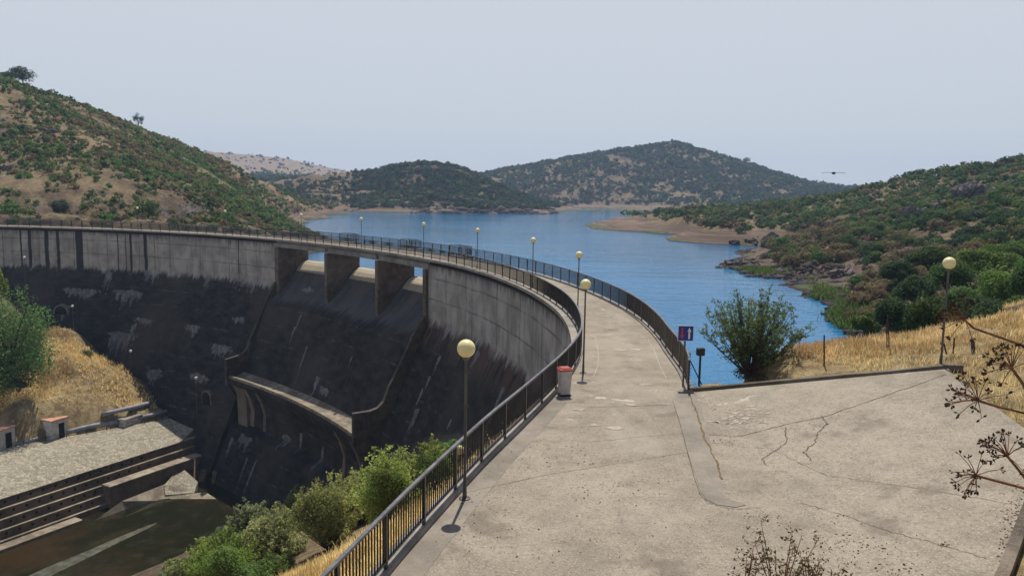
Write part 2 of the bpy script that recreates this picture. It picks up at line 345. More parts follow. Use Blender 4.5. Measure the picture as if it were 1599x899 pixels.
# ------------------------------------------------------------------ materials
class NT:
    def __init__(s, name):
        s.m = bpy.data.materials.new(name); s.m.use_nodes = True; s.t = s.m.node_tree; s.n = s.t.nodes; s.b = s.n['Principled BSDF']
    def node(s, ty, **k):
        n = s.n.new(ty)
        for a, v in k.items():
            if hasattr(n, a): setattr(n, a, v)
        return n
    def put(s, inp, v):
        if isinstance(v, bpy.types.NodeSocket): s.t.links.new(v, inp)
        elif v is not None:
            if hasattr(inp.default_value, '__len__') and isinstance(v, (tuple, list)) and len(v) == 3 and len(inp.default_value) == 4: v = (*v, 1)
            inp.default_value = v
    def math(s, op, a, b=None, c=None, clamp=False):
        n = s.n.new('ShaderNodeMath'); n.operation = op; n.use_clamp = clamp
        for i, v in enumerate((a, b, c)):
            if v is not None: s.put(n.inputs[i], v)
        return n.outputs[0]
    def mix(s, f, a, b, mode='MIX'):
        n = s.n.new('ShaderNodeMix'); n.data_type = 'RGBA'; n.blend_type = mode
        s.put(n.inputs[0], f); s.put(n.inputs[6], a); s.put(n.inputs[7], b); return n.outputs[2]
    def noise(s, vec, scale, detail=4, rough=.55, out=0):
        n = s.n.new('ShaderNodeTexNoise'); s.put(n.inputs['Vector'], vec); n.inputs['Scale'].default_value = scale; n.inputs['Detail'].default_value = detail; n.inputs['Roughness'].default_value = rough; return n.outputs[out]
    def voro(s, vec, scale, feat='F1', out=0):
        n = s.n.new('ShaderNodeTexVoronoi'); n.feature = feat; s.put(n.inputs['Vector'], vec); n.inputs['Scale'].default_value = scale; return n.outputs[out]
    def ss(s, x, a, b, lo=0., hi=1.):
        n = s.n.new('ShaderNodeMapRange'); n.interpolation_type = 'SMOOTHSTEP'; s.put(n.inputs[0], x)
        for i, v in enumerate((a, b, lo, hi)): s.put(n.inputs[i + 1], v)
        return n.outputs[0]
    def pos(s): return s.n.new('ShaderNodeNewGeometry').outputs['Position']
    def sep(s, v):
        n = s.n.new('ShaderNodeSeparateXYZ'); s.put(n.inputs[0], v); return n.outputs
    def comb(s, x, y, z):
        n = s.n.new('ShaderNodeCombineXYZ'); s.put(n.inputs[0], x); s.put(n.inputs[1], y); s.put(n.inputs[2], z); return n.outputs[0]
    def vmul(s, v, k):
        n = s.n.new('ShaderNodeVectorMath'); n.operation = 'MULTIPLY'; s.put(n.inputs[0], v); n.inputs[1].default_value = k; return n.outputs[0]
    def bump(s, h, st=.3, dist=.02):
        n = s.n.new('ShaderNodeBump'); n.inputs['Strength'].default_value = st; n.inputs['Distance'].default_value = dist; s.put(n.inputs['Height'], h); s.put(s.b.inputs['Normal'], n.outputs[0])
    def out(s, col, rough=.8, spec=.3, metal=0):
        s.put(s.b.inputs['Base Color'], col); s.put(s.b.inputs['Roughness'], rough); s.put(s.b.inputs['Specular IOR Level'], spec); s.put(s.b.inputs['Metallic'], metal); return s.m
def plain(name, col, rough=.5, spec=.4, metal=0, var=.25, scale=6):
    n = NT(name); f = n.noise(n.pos(), scale, 5, .6)
    c = n.mix(n.ss(f, .3, .7), tuple(q * (1 - var) for q in col), tuple(min(1, q * (1 + var)) for q in col))
    return n.out(c, rough, spec, metal)

def mat_terrain():
    n = NT('hillside_soil'); p = n.pos(); x, y, z = n.sep(p)
    a = n.noise(p, .035, 5, .6); b = n.noise(p, .25, 6, .65); c = n.noise(p, 1.6, 5, .7); v = n.voro(p, .5)
    tan = n.mix(n.ss(c, .3, .7), (.14, .105, .06), (.29, .22, .13))
    brown = n.mix(n.ss(c, .3, .7), (.075, .052, .034), (.15, .11, .07))
    col = n.mix(n.ss(n.math('ADD', n.math('MULTIPLY', a, .5), n.math('MULTIPLY', b, .5)), .44, .56), tan, brown)
    rock = n.mix(n.ss(n.noise(p, .9, 6, .75), .35, .65), (.05, .045, .045), (.22, .19, .18))
    col = n.mix(n.math('MULTIPLY', n.ss(n.noise(p, .12, 6, .7), .56, .64), .8), col, rock)
    # yellow grass near the dam end, on the mound, on the near slope
    at_ = n.node('ShaderNodeAttribute'); at_.attribute_name = 'dry'; dry = at_.outputs['Fac']
    yel = n.mix(n.ss(n.noise(p, 1.2, 6, .7), .35, .65), (.22, .155, .08), (.44, .345, .19)); yel = n.mix(n.ss(n.noise(p, .45, 5, .7), .52, .62, 0., .75), yel, (.17, .125, .08))
    col = n.mix(dry, col, yel)
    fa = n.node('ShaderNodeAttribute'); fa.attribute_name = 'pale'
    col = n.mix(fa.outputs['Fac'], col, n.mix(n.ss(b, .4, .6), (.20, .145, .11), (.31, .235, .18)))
    # draw-down band above the water line
    band = n.math('MULTIPLY', n.ss(z, LAKE + 3.4, LAKE + 2.6), n.ss(y, 24, 30)); band = n.math('MULTIPLY', band, n.ss(n.noise(p, .05, 3), -.1, .1))
    thx = n.node('ShaderNodeAttribute'); thx.attribute_name = 'up'; band = n.math('MULTIPLY', band, thx.outputs['Fac'])
    strata = n.noise(n.comb(n.math('MULTIPLY', x, .05), n.math('MULTIPLY', y, .05), n.math('MULTIPLY', z, 4.0)), 1.0, 4)
    bc = n.mix(n.ss(strata, .35, .65), (.11, .08, .062), (.255, .185, .14)); bc = n.mix(n.math('MULTIPLY', n.ss(n.noise(p, .35, 7, .8), .5, .62), n.ss(y, 200, 170)), bc, (.055, .043, .038)); bc = n.mix(n.ss(y, 240, 200, 0., .6), bc, (.13, .09, .068))
    bc = n.mix(n.math('MULTIPLY', n.ss(z, LAKE + 1.0, LAKE + .4), n.ss(b, .42, .55)), bc, (.09, .115, .05))
    bc = n.mix(n.ss(z, LAKE + .25, LAKE + .05), bc, (.05, .04, .035))
    col = n.mix(band, col, bc)
    n.bump(n.math('ADD', n.noise(p, 1.0, 8, .75), n.noise(p, 8, 4, .7)), .7, .35)
    return n.out(col, .95, .1)

def mat_concrete(name, base=(.30, .27, .235), speck=.5, blot=.5, bs=.006):
    n = NT(name); p = n.pos()
    big = n.noise(p, .22, 5, .6); mid = n.noise(p, 1.3, 6, .65); fine = n.noise(p, 26, 4, .75); st = n.voro(p, 45)
    lo = tuple(q * (1 - .45 * blot) for q in base); hi = tuple(min(1, q * (1 + .28 * blot)) for q in base)
    col = n.mix(n.ss(n.math('ADD', n.math('MULTIPLY', big, .55), n.math('MULTIPLY', mid, .45)), .38, .62), lo, hi)
    col = n.mix(n.math('MULTIPLY', n.ss(fine, .5, .72), speck), col, tuple(q * 1.55 for q in base))
    col = n.mix(n.math('MULTIPLY', n.ss(n.noise(p, 17, 5, .8), .52, .66), speck * .8), col, tuple(q * .42 for q in base))
    n.bump(n.math('ADD', fine, n.math('MULTIPLY', st, .5)), .5, bs)
    return n.out(col, .9, .2)

def mat_road():
    n = NT('worn_aggregate_paving'); p = n.pos(); x, y, z = n.sep(p)
    big = n.noise(p, .16, 4, .6); mid = n.noise(p, 1.1, 6, .7); fine = n.noise(p, 22, 5, .8); f2 = n.noise(p, 9, 6, .85)
    col = n.mix(n.ss(n.math('ADD', n.math('MULTIPLY', big, .5), n.math('MULTIPLY', mid, .5)), .40, .60), (.225, .192, .15), (.315, .272, .215))
    # exposed grit fades along the crest, where the slab is smoother
    g = n.ss(y, 34, 22)
    col = n.mix(n.math('MULTIPLY', n.ss(f2, .50, .60), n.math('MULTIPLY_ADD', g, .45, .10)), col, (.115, .09, .07))
    col = n.mix(n.math('MULTIPLY', n.ss(fine, .53, .62), n.math('MULTIPLY_ADD', g, .45, .14)), col, (.52, .47, .40))
    # worn-through darker areas, scaled-off pale crust patches
    w = n.noise(n.comb(n.math('MULTIPLY', x, .8), n.math('MULTIPLY', y, .8), 0.), .5, 7, .75)
    col = n.mix(n.math('MULTIPLY', n.ss(w, .54, .63), .4), col, (.17, .145, .115))
    st = n.noise(p, .55, 3, .6); col = n.mix(n.ss(st, .42, .30, 0., .45), col, (.13, .108, .085)); col = n.mix(n.ss(n.noise(n.vmul(p, (1.0, .35, 1.0)), .42, 5, .6), .54, .66, 0., .4), col, (.36, .32, .265))
    cr = n.noise(n.comb(n.math('MULTIPLY', x, .9), n.math('MULTIPLY', y, 1.5), 3.), .9, 8, .65)
    col = n.mix(n.math('MULTIPLY', n.ss(cr, .635, .655), n.ss(y, 18, 26, .0, .75)), col, (.50, .44, .37))
    n.bump(n.math('ADD', fine, f2), .55, .012)
    return n.out(col, .92, .15)

def polar_uv(n, p):
    x, y, z = n.sep(p)
    a = n.math('ARCTAN2', n.math('SUBTRACT', y, float(CC[1])), n.math('SUBTRACT', x, float(CC[0])))
    return n.math('MULTIPLY', a, 93.8), z      # arc length in metres, height

def mat_dam(stains, bands, chute=False):
    n = NT('dam_face_concrete'); p = n.pos(); s, z = polar_uv(n, p)
    q = n.comb(s, z, 0.)
    N = lambda ks, kz, sc, det=5, r=.6: n.noise(n.comb(n.math('MULTIPLY', s, ks), n.math('MULTIPLY', z, kz), 0.), sc, det, r)
    base = n.mix(n.ss(N(1, 1, .35), .35, .65), (.265, .24, .215), (.43, .39, .35))
    base = n.mix(n.math('MULTIPLY', n.ss(N(1, .12, 1.1), .48, .68), .38), base, (.085, .078, .08))
    # lift lines and vertical joints
    for zz in (-1.75, -3.85):
        d = n.math('ABSOLUTE', n.math('ADD', n.math('SUBTRACT', z, zz), n.math('MULTIPLY', n.math('SUBTRACT', N(1, 0, .3, 2), .5), .25)))
        base = n.mix(n.math('MULTIPLY', n.math('MULTIPLY', n.ss(d, .11, .03), n.ss(N(1, 1, .4, 4), .35, .6, .2, 1.)), .6), base, (.07, .063, .068))
    m = n.math('ABSOLUTE', n.math('SUBTRACT', n.math('MODULO', n.math('ADD', s, 400.), 6.3), 3.15))
    base = n.mix(n.math('MULTIPLY', n.math('MULTIPLY', n.ss(m, .12, .03), n.ss(N(1, 1, .5, 4), .3, .6, .3, 1.)), .62), base, (.05, .045, .048))
    # stained top under the deck, darkened further for the deck's shadow
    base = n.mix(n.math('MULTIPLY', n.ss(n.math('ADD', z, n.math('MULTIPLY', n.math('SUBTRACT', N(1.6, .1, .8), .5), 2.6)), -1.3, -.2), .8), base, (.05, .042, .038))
    base = n.mix(n.ss(z, -.62, -.42), base, (.03, .026, .025))  # shadow line under the deck edge, painted dark
    for (a, w, zb) in bands:
        d = n.math('ABSOLUTE', n.math('ADD', n.math('SUBTRACT', s, a), n.math('MULTIPLY', n.math('SUBTRACT', N(.6, .5, 1.0, 3), .5), .35)))
        k = n.math('MULTIPLY', n.ss(d, w * .5, w * .5 - .14), n.ss(z, zb - .3, zb + .1)); base = n.mix(n.math('MULTIPLY', k, .93), base, (.013, .012, .016))
    if chute: base = n.mix(.8, base, (.035, .032, .038))
    # black algae crust below the vertical part
    edge = n.math('ADD', z, n.math('ADD', n.math('MULTIPLY', n.math('SUBTRACT', N(1, .1, .5, 6, .7), .5), 3.0), n.math('MULTIPLY', n.math('SUBTRACT', N(1, .15, 2.4, 3), .5), 1.2)))
    crust = n.mix(n.ss(N(.6, 1.3, .8, 6, .7), .35, .7), (.013, .012, .012), (.046, .040, .037))
    crust = n.mix(n.ss(N(.5, .5, .16, 5, .6), .45, .68, 0., .75), crust, (.068, .056, .048))
    crust = n.mix(n.math('MULTIPLY', n.ss(N(1.4, .09, 1.2, 6, .75), .60, .70), .5), crust, (.10, .092, .10))
    fl = n.math('ABSOLUTE', n.math('SUBTRACT', n.math('MODULO', n.math('ADD', z, 60.), 2.1), 1.05)); crust = n.mix(n.math('MULTIPLY', n.math('MULTIPLY', n.ss(fl, .16, .04), n.ss(N(.5, .3, .9, 6, .75), .5, .62)), .55), crust, (.12, .11, .115))
    crust = n.mix(n.math('MULTIPLY', n.ss(N(.35, 2.2, .6, 7, .8), .64, .70), .35), crust, (.085, .08, .09))
    # rusty wash between the two, strongest to the right of the spillway
    rust = n.math('MULTIPLY', n.math('MULTIPLY', n.ss(z, -9.3, -7.3), n.ss(z, -5.6, -6.3)), n.ss(N(1, .2, 1.1, 5), .38, .6))
    lim = -6.1 if not chute else -7.6
    k = n.ss(edge, lim + .25, lim - .55)
    col = n.mix(k, base, crust)
    col = n.mix(n.math('MULTIPLY', rust, n.ss(s, math.radians(TH_R) * 93.8 + 1, math.radians(TH_R) * 93.8 - 1, .12, .75)), col, (.115, .072, .05))
    # lime leached out of the lift joints
    wo_ = n.math('SUBTRACT', N(1, 1.6, 1.3, 6, .75), .5)
    n1 = n.ss(N(1, .02, 1.2, 7, .85), .34, .70); n2 = n.math('SUBTRACT', N(1, .02, .7, 3, .6), .5)
    zw = n.math('ADD', z, n.math('MULTIPLY', n2, .9)); tot = None
    for (a, zc, ra, rz) in stains:
        dx = n.math('DIVIDE', n.math('SUBTRACT', s, a), ra); zr = n.math('SUBTRACT', zw, zc + rz * .5)
        up = n.math('DIVIDE', n.math('MAXIMUM', zr, 0.), .22); dn = n.math('DIVIDE', n.math('MAXIMUM', n.math('MULTIPLY', zr, -1.), 0.), n.math('MULTIPLY_ADD', n1, rz * 2.6, rz * .22 + .12))
        e = n.math('ADD', n.math('MULTIPLY', dx, dx), n.math('ADD', n.math('MULTIPLY', up, up), n.math('MULTIPLY', dn, dn)))
        tot = e if tot is None else n.math('MINIMUM', tot, e)
    if tot is not None:
        k = n.ss(n.math('ADD', tot, n.math('MULTIPLY', wo_, 4.2)), 1.0, .55)
        k = n.math('MULTIPLY', k, n.ss(N(3, 1.2, 2.0, 6, .8), .36, .56, .25, .95))
        col = n.mix(n.math('MULTIPLY', k, .68), col, n.mix(n.ss(N(1, .5, 1.5, 4), .4, .62), (.20, .185, .18), (.34, .325, .315)))
    n.bump(n.math('ADD', N(1, 1, .8, 8, .75), n.math('MULTIPLY', N(1, 1, 7, 4, .7), .3)), .6, .12)
    return n.out(col, .85, .2)

def mat_foliage():
    n = NT('foliage'); a = n.node('ShaderNodeAttribute'); a.attribute_name = 'col'
    oi = n.node('ShaderNodeObjectInfo')
    hsv = n.node('ShaderNodeHueSaturation'); n.put(hsv.inputs['Color'], a.outputs['Color'])
    hsv.inputs['Saturation'].default_value = 1.04; n.put(hsv.inputs['Value'], n.math('MULTIPLY_ADD', oi.outputs['Random'], .4, 1.1)); n.put(hsv.inputs['Hue'], n.math('MULTIPLY_ADD', oi.outputs['Random'], .03, .485))
    m = n.out(hsv.outputs[0], .75, .1)
    tr = n.node('ShaderNodeBsdfTranslucent'); n.put(tr.inputs[0], hsv.outputs[0]); mx = n.node('ShaderNodeMixShader'); mx.inputs[0].default_value = .45
    o = n.n['Material Output']; n.t.links.new(n.b.outputs[0], mx.inputs[1]); n.t.links.new(tr.outputs[0], mx.inputs[2]); n.t.links.new(mx.outputs[0], o.inputs[0])
    return m
def mat_water(name, col, scale, strength, rough, spec=.5):
    n = NT(name); p = n.pos(); x, y, z = n.sep(p)
    q = n.comb(n.math('MULTIPLY', x, .55), n.math('MULTIPLY', y, 1.0), 0.)
    w = n.math('ADD', n.noise(q, scale, 4, .6), n.math('MULTIPLY', n.noise(q, scale * .18, 4, .6), 2.0))
    n.bump(n.math('MULTIPLY', w, n.ss(n.noise(n.vmul(p, (.6, 1.6, 1.)), .02, 4, .6), .34, .64, .75, 1.1)), strength, .12)
    c = n.mix(n.ss(n.noise(p, .012, 4), .35, .65), tuple(v * .85 for v in col), tuple(v * 1.15 for v in col))
    return n.out(c, rough, spec)

M = {}
M['terrain'] = mat_terrain(); M['road'] = mat_road(); M['leaf'] = mat_foliage()
M['slab'] = mat_concrete('kerb_concrete', (.27, .24, .205), .4, .8)
M['strip'] = mat_concrete('smooth_gutter_concrete', (.235, .205, .168), .45, .6)
M['pier'] = mat_concrete('pier_concrete', (.14, .11, .085), .1, 1.0, .03)
M['beam'] = mat_concrete('beam_concrete', (.24, .215, .19), .15, .8, .02)
M['ogee'] = mat_concrete('spillway_sill_concrete', (.42, .36, .27), .15, .35, .01)
M['wall'] = mat_concrete('training_wall_concrete', (.17, .14, .11), .15, .9, .02)
M['twall'] = mat_concrete('stained_training_wall', (.085, .07, .058), .15, 1.0, .02)
M['terrace'] = mat_concrete('terrace_concrete', (.165, .12, .082), .2, .9, .02)
M['ledge'] = mat_concrete('terrace_ledge_concrete', (.27, .225, .165), .4, 1.1, .01)
M['bark'] = plain('bark', (.09, .065, .05), .9, .1, 0, .4, 9)
M['rail'] = plain('black_rail_paint', (.018, .018, .022), .32, .5, 0, .3, 3)
M['railtop'] = plain('sky_sheen_rail_paint', (.12, .12, .13), .38, .5, .3, .4, 3)  # sky sheen on the dark top rail, put into its base colour
M['pole'] = plain('grey_green_pole_paint', (.085, .085, .078), .45, .5, .2, .3, 3)
M['globe'] = plain('yellowed_opal_globe', (.80, .70, .34), .3, .5, 0, .06, 4)
M['globe_white'] = plain('opal_globe', (.66, .64, .58), .3, .5, 0, .08, 4)
M['white'] = plain('whitewashed_wall', (.50, .48, .45), .8, .2, 0, .22, 2)
M['tile'] = plain('terracotta', (.46, .24, .17), .8, .2, 0, .25, 3)
M['dark'] = plain('dark_opening', (.012, .012, .014), .8, .2)
M['pipe'] = plain('pipe_grey', (.22, .22, .25), .6, .3, 0, .3, 1.2)
M['rust'] = plain('rusty_iron', (.075, .045, .03), .8, .2, .1, .5, 12)
M['bin'] = plain('grey_bin_plastic', (.50, .46, .43), .6, .4, 0, .15)
M['binlid'] = plain('faded_red_lid', (.34, .055, .035), .5, .5, 0, .25, 8)
M['blue'] = plain('sign_blue', (.012, .03, .22), .4, .4, 0, .1)
M['signwhite'] = plain('sign_white', (.66, .66, .66), .4, .4, 0, .1)
M['signred'] = plain('sign_red', (.50, .035, .02), .4, .4, 0, .1)
M['black'] = plain('black_metal', (.014, .014, .016), .5, .4)
M['crack'] = plain('crack_dirt', (.095, .076, .058), .95, .05, 0, .4, 20)
M['chip'] = plain('flaked_pale_crust', (.40, .35, .285), .9, .1, 0, .15, 20)
M['seed'] = plain('dry_seed_head', (.055, .032, .022), .9, .1, 0, .5, 60)
M['stem'] = plain('dry_stem', (.17, .085, .05), .8, .1, 0, .4, 40)
M['feather'] = plain('dark_feather', (.05, .045, .045), .8, .1)
def mat_rock():
    n = NT('schist_rock'); p = n.pos(); q = n.noise(n.vmul(p, (.5, .9, 2.2)), 1.1, 8, .75)
    n.bump(n.noise(p, 2.5, 8, .8), .9, .25); return n.out(n.mix(n.ss(q, .35, .65), (.05, .042, .044), (.25, .215, .20)), .9, .15)
M['rock'] = mat_rock()
def mat_rock2():
    n = NT('wet_dark_rock'); p = n.pos(); q = n.noise(n.vmul(p, (.5, .9, 2.2)), 1.1, 8, .75)
    n.bump(n.noise(p, 2.5, 8, .8), .9, .25); return n.out(n.mix(n.ss(q, .35, .65), (.026, .022, .024), (.125, .10, .09)), .9, .15)
M['rock2'] = mat_rock2()
def mat_cobble():
    n = NT('stone_paving'); p = n.pos(); e = n.voro(p, 2.6, 'DISTANCE_TO_EDGE'); c = n.voro(p, 2.6, 'F1', 1)
    rgb = n.node('ShaderNodeSeparateColor'); n.put(rgb.inputs[0], c)
    col = n.mix(rgb.outputs[0], (.21, .185, .135), (.42, .38, .29)); col = n.mix(n.ss(n.noise(p, .3, 5), .38, .62, 0., .5), col, (.33, .29, .22))
    col = n.mix(n.math('MULTIPLY', n.ss(e, .06, .02), .55), col, (.16, .145, .11))
    col = n.mix(n.math('MULTIPLY', n.ss(n.noise(p, 1.4, 7, .8), .56, .64), .5), col, (.47, .44, .38))
    n.bump(n.math('ADD', n.ss(e, 0., .12), n.noise(p, 5, 5, .7)), .7, .08); return n.out(col, .9, .15)
M['cobble'] = mat_cobble()
M['lake'] = mat_water('lake_water', (.009, .14, .315), .9, 1.0, .07, .12)
def mat_pool():
    n = NT('pool_water'); p = n.pos(); x, y, z = n.sep(p)
    c = n.mix(n.ss(n.noise(p, .09, 5, .6), .4, .6), (.012, .013, .005), (.034, .021, .009))
    c = n.mix(n.math('MULTIPLY', n.ss(n.noise(p, .5, 6, .7), .5, .66), .5), c, (.035, .034, .02))
    n.bump(n.noise(p, 2.5, 4), .12, .05)
    return n.out(c, .09, .22)
M['pool'] = mat_pool()
M['foam'] = plain('foam_scum', (.07, .07, .048), .8, .2, 0, .5, 1.5)

# ------------------------------------------------------------------ terrain mesh (one sheet to the horizon)
na, nr = 860, 760
ang = np.radians(np.linspace(-82, 82, na)); rr = np.exp(np.linspace(math.log(1.2), math.log(2600), nr))
RR, AA = np.meshgrid(rr, ang, indexing='ij'); X = (RR * np.sin(AA)).ravel(); Y = (RR * np.cos(AA) - 1.0).ravel()
Z = ground(X, Y)
far = np.hypot(X, Y); Z = np.where(far > 1650, Z * (1 - sstep(1650, 2000, far)) - 30 * sstep(1650, 2000, far), Z)
i = np.arange(nr - 1)[:, None] * na + np.arange(na - 1)[None]; Q = np.stack([i, i + 1, i + na + 1, i + na], -1).reshape(-1, 4)
terr = np_mesh('ground', np.c_[X, Y, Z], Q, M['terrain'], smooth=True); tag(terr, kind='structure')
thp, tp = to_pol(X, Y)
def dryness(x, y):
    th, t = to_pol(x, y); nn = fbm(np.asarray(x) / 3, np.asarray(y) / 3, 3, 5)
    near = sstep(48, 38, np.hypot(x, y)) * ((th < 2) | (t < 0))
    nearslope = sstep(34, 24, np.asarray(y) - .5 * np.asarray(x) - 4) * (t > 0)
    mound = sstep(57, 61, th) * sstep(6.5, 9.5, t + nn * 2) * (np.asarray(x) > -100)
    left = .45 * (np.asarray(x) < -30) * (t < 0) * (np.hypot(x, y) < 420) * sstep(-.05, .25, fbm(np.asarray(x) / 18, np.asarray(y) / 18, 3, 8))
    return np.clip(np.maximum.reduce([near * 1.0, nearslope * 1.0, mound * 1.0, left]) + nn * .15 * (near + mound > 0), 0, 1)
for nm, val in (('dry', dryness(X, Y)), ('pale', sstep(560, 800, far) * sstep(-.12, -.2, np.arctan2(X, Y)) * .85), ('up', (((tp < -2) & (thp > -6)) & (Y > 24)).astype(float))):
    a = terr.data.attributes.new(nm, 'FLOAT', 'POINT'); a.data.foreach_set('value', np.asarray(val, np.float32))

# haze over the whole valley
hz = MB().box((0, 700, 15), (3300, 2300, 170)).build('haze', None); tag(hz, kind='stuff')
hm = bpy.data.materials.new('haze_air'); hm.use_nodes = True; hn = hm.node_tree; hn.nodes.clear()
pv = hn.nodes.new('ShaderNodeVolumePrincipled'); ho = hn.nodes.new('ShaderNodeOutputMaterial')
pv.inputs['Color'].default_value = (.52, .70, 1, 1); pv.inputs['Density'].default_value = .00026; pv.inputs['Anisotropy'].default_value = .2
hn.links.new(pv.outputs[0], ho.inputs['Volume']); hz.data.materials.append(hm)
hz.visible_shadow = True

# ------------------------------------------------------------------ water
lk = []
for th in np.arange(-1.5, 66, 1.0): lk.append(pol(th, -3.55, LAKE)[:2])
lk = [(9, 27.2), ] + lk
lk += [(-72, 150), (-150, 420), (-260, 700), (-120, 900), (420, 900), (300, 500), (160, 380), (120, 200), (70, 110), (48, 60), (30, 30)]
me = bpy.data.meshes.new('lake_water'); bm = bmesh.new(); f = bm.faces.new([bm.verts.new((x, y, LAKE)) for x, y in lk]); bmesh.ops.triangulate(bm, faces=[f]); bmesh.ops.recalc_face_normals(bm, faces=bm.faces)
if sum(q.normal.z for q in bm.faces) < 0: bmesh.ops.reverse_faces(bm, faces=bm.faces)
bm.to_mesh(me); bm.free(); tag(link('lake_water', me, M['lake']), kind='structure')
pw = MB().add([(-110, 30, POOL), (-15, 30, POOL), (-18, 88, POOL), (-30, 101, POOL), (-45, 100, POOL), (-70, 62, POOL), (-110, 50, POOL)], [tuple(range(7))]).build('pool_water', M['pool']); tag(pw, kind='structure')
fp = [onz(px, py, POOL + .012) for px, py in ((30, 905), (75, 884), (130, 862), (185, 838), (225, 822), (245, 815), (243, 818), (228, 826), (190, 844), (140, 869), (90, 893), (60, 908))]
tag(MB().add(fp, [(0, 1, 10, 11), (1, 2, 9, 10), (2, 3, 8, 9), (3, 4, 7, 8), (4, 5, 6, 7)]).build('scum_line', M['foam']), kind='structure')

# ------------------------------------------------------------------ road and platform
def clipx(P, x0, keep_left):
    out = []
    for i in range(len(P)):
        a, b = P[i], P[(i + 1) % len(P)]; ia = (a[0] <= x0) == keep_left; ib = (b[0] <= x0) == keep_left
        if ia: out.append(a)
        if ia != ib: t = (x0 - a[0]) / (b[0] - a[0]); out.append((x0, a[1] + t * (b[1] - a[1])))
    return out
def sheet(name, P, dz, mat, kind='structure'):
    m = None; me = bpy.data.meshes.new(name); bm = bmesh.new()
    for kl in (True, False):
        q = clipx(P, 6.4, kl)
        if len(q) < 3: continue
        f = bm.faces.new([bm.verts.new((x, y, float(zplat(x)) + dz)) for x, y in q]); bmesh.ops.triangulate(bm, faces=[f])
    bmesh.ops.recalc_face_normals(bm, faces=bm.faces)
    for f in bm.faces:
        if f.normal.z < 0: f.normal_flip()
    bm.to_mesh(me); bm.free(); o = link(name, me, mat); return tag(o, kind=kind)
sheet('road_platform', PLAT, 0.0, M['road'])

def sweep(sec, ths, mat, name, parent=None, close=True, caps=True, smooth=False):
    """sec(th) -> list of (t, z); swept along the arch"""
    vs = []; fs = []; n = len(sec(ths[0]))
    for th in ths: vs += [pol(th, t, z) for t, z in sec(th)]
    m = n if close else n - 1
    for i in range(len(ths) - 1):
        for k in range(m): fs.append((i * n + k, i * n + (k + 1) % n, i * n + n + (k + 1) % n, i * n + n + k))
    if caps and close: fs.append(tuple(range(n))); fs.append(tuple(range((len(ths) - 1) * n, len(ths) * n)))
    return MB().add(vs, fs).build(name, mat, parent, smooth=smooth)
ROADW = 3.45
def rw(th): return 3.55 + .75 * float(sstep(1.5, -3.5, th))
ths_all = np.arange(-4.2, 98.01, .5)
sweep(lambda th: [(-.02, .004), (-rw(th) + .02, .004), (-rw(th) + .02, -.05), (-.02, -.05)], ths_all, M['road'], 'crest_road')['kind'] = 'structure'

# smooth gutter strip beside the rail, and the strip that curves away at the dam end
ga = [pol(t, -.02)[:2] for t in np.arange(-20, -2.8, .4)]; gb = [pol(t, -.62)[:2] for t in np.arange(-20, -2.8, .4)][::-1]
sheet('gutter_strip', ga + gb, .006, M['strip'])
cs = [(1062, 608), (1084, 608), (1096, 640), (1106, 680), (1118, 720), (1126, 752), (1130, 776), (1165, 788), (1150, 792), (1120, 788), (1103, 780), (1093, 766), (1086, 742), (1072, 700), (1060, 655), (1050, 625)]
sheet('joint_strip', [onplat(*p)[:2] for p in cs], .012, M['strip'])

def ribbon(name, pts, w, mat, dz=.008, jit=.03, n=10, parent=None):
    r = random.Random(hash(name + str(pts[0])) & 0xffff); P = []
    W = [Vector(onplat(*p)) for p in pts]
    for a, b in zip(W[:-1], W[1:]):
        for k in range(n): q = a.lerp(b, k / n); P.append(Vector((q.x + r.uniform(-jit, jit), q.y + r.uniform(-jit, jit), 0)))
    P.append(W[-1]); vs = []; fs = []
    for i, p in enumerate(P):
        d = (P[min(i + 1, len(P) - 1)] - P[max(i - 1, 0)]); d = Vector((-d.y, d.x, 0)).normalized() * w * r.uniform(.25, .8)
        for q in (p - d, p + d): vs.append((q.x, q.y, float(zplat(q.x)) + dz))
    for i in range(len(P) - 1): fs.append((2 * i, 2 * i + 1, 2 * i + 3, 2 * i + 2))
    return tag(MB().add(vs, fs).build(name, mat), kind='structure')
ribbon('paving_crack', [(1105, 678), (1160, 680), (1225, 663), (1290, 650), (1360, 625), (1440, 598), (1478, 584)], .022, M['crack'])
ribbon('paving_crack', [(1283, 650), (1292, 662), (1276, 676), (1273, 690), (1255, 706), (1268, 720)], .024, M['crack'])
ribbon('paving_crack', [(1226, 667), (1229, 690), (1210, 704), (1190, 716), (1196, 726)], .02, M['crack'])
ribbon('paving_crack', [(1250, 785), (1330, 808), (1390, 830), (1460, 848), (1540, 872)], .010, M['crack'], n=14)
ribbon('paving_crack', [(1050, 625), (1060, 655), (1072, 700), (1084, 745), (1092, 770), (1103, 783), (1120, 790), (1150, 795), (1190, 792)], .012, M['crack'], dz=.016, jit=.004)
ribbon('dry_joint_weeds', [(1077, 618), (1090, 650), (1103, 690), (1118, 720), (1128, 748)], .045, plain('dry_weed_litter', (.16, .11, .06), .95, .05, 0, .5, 25), dz=.018, jit=.03)
ribbon('paving_crack', [(722, 770), (850, 742), (985, 720), (1075, 706)], .010, M['crack'], n=18, jit=.02)
ribbon('paving_crack', [(918, 690), (1000, 682), (1068, 676)], .010, M['crack'], n=14, jit=.02)
ribbon('paving_crack', [(915, 636), (990, 634), (1050, 632)], .012, M['crack'], n=10, jit=.01)
ribbon('paving_crack', [(1112, 690), (1200, 700), (1290, 742), (1420, 760), (1599, 790)], .008, M['crack'], n=16, jit=.03)
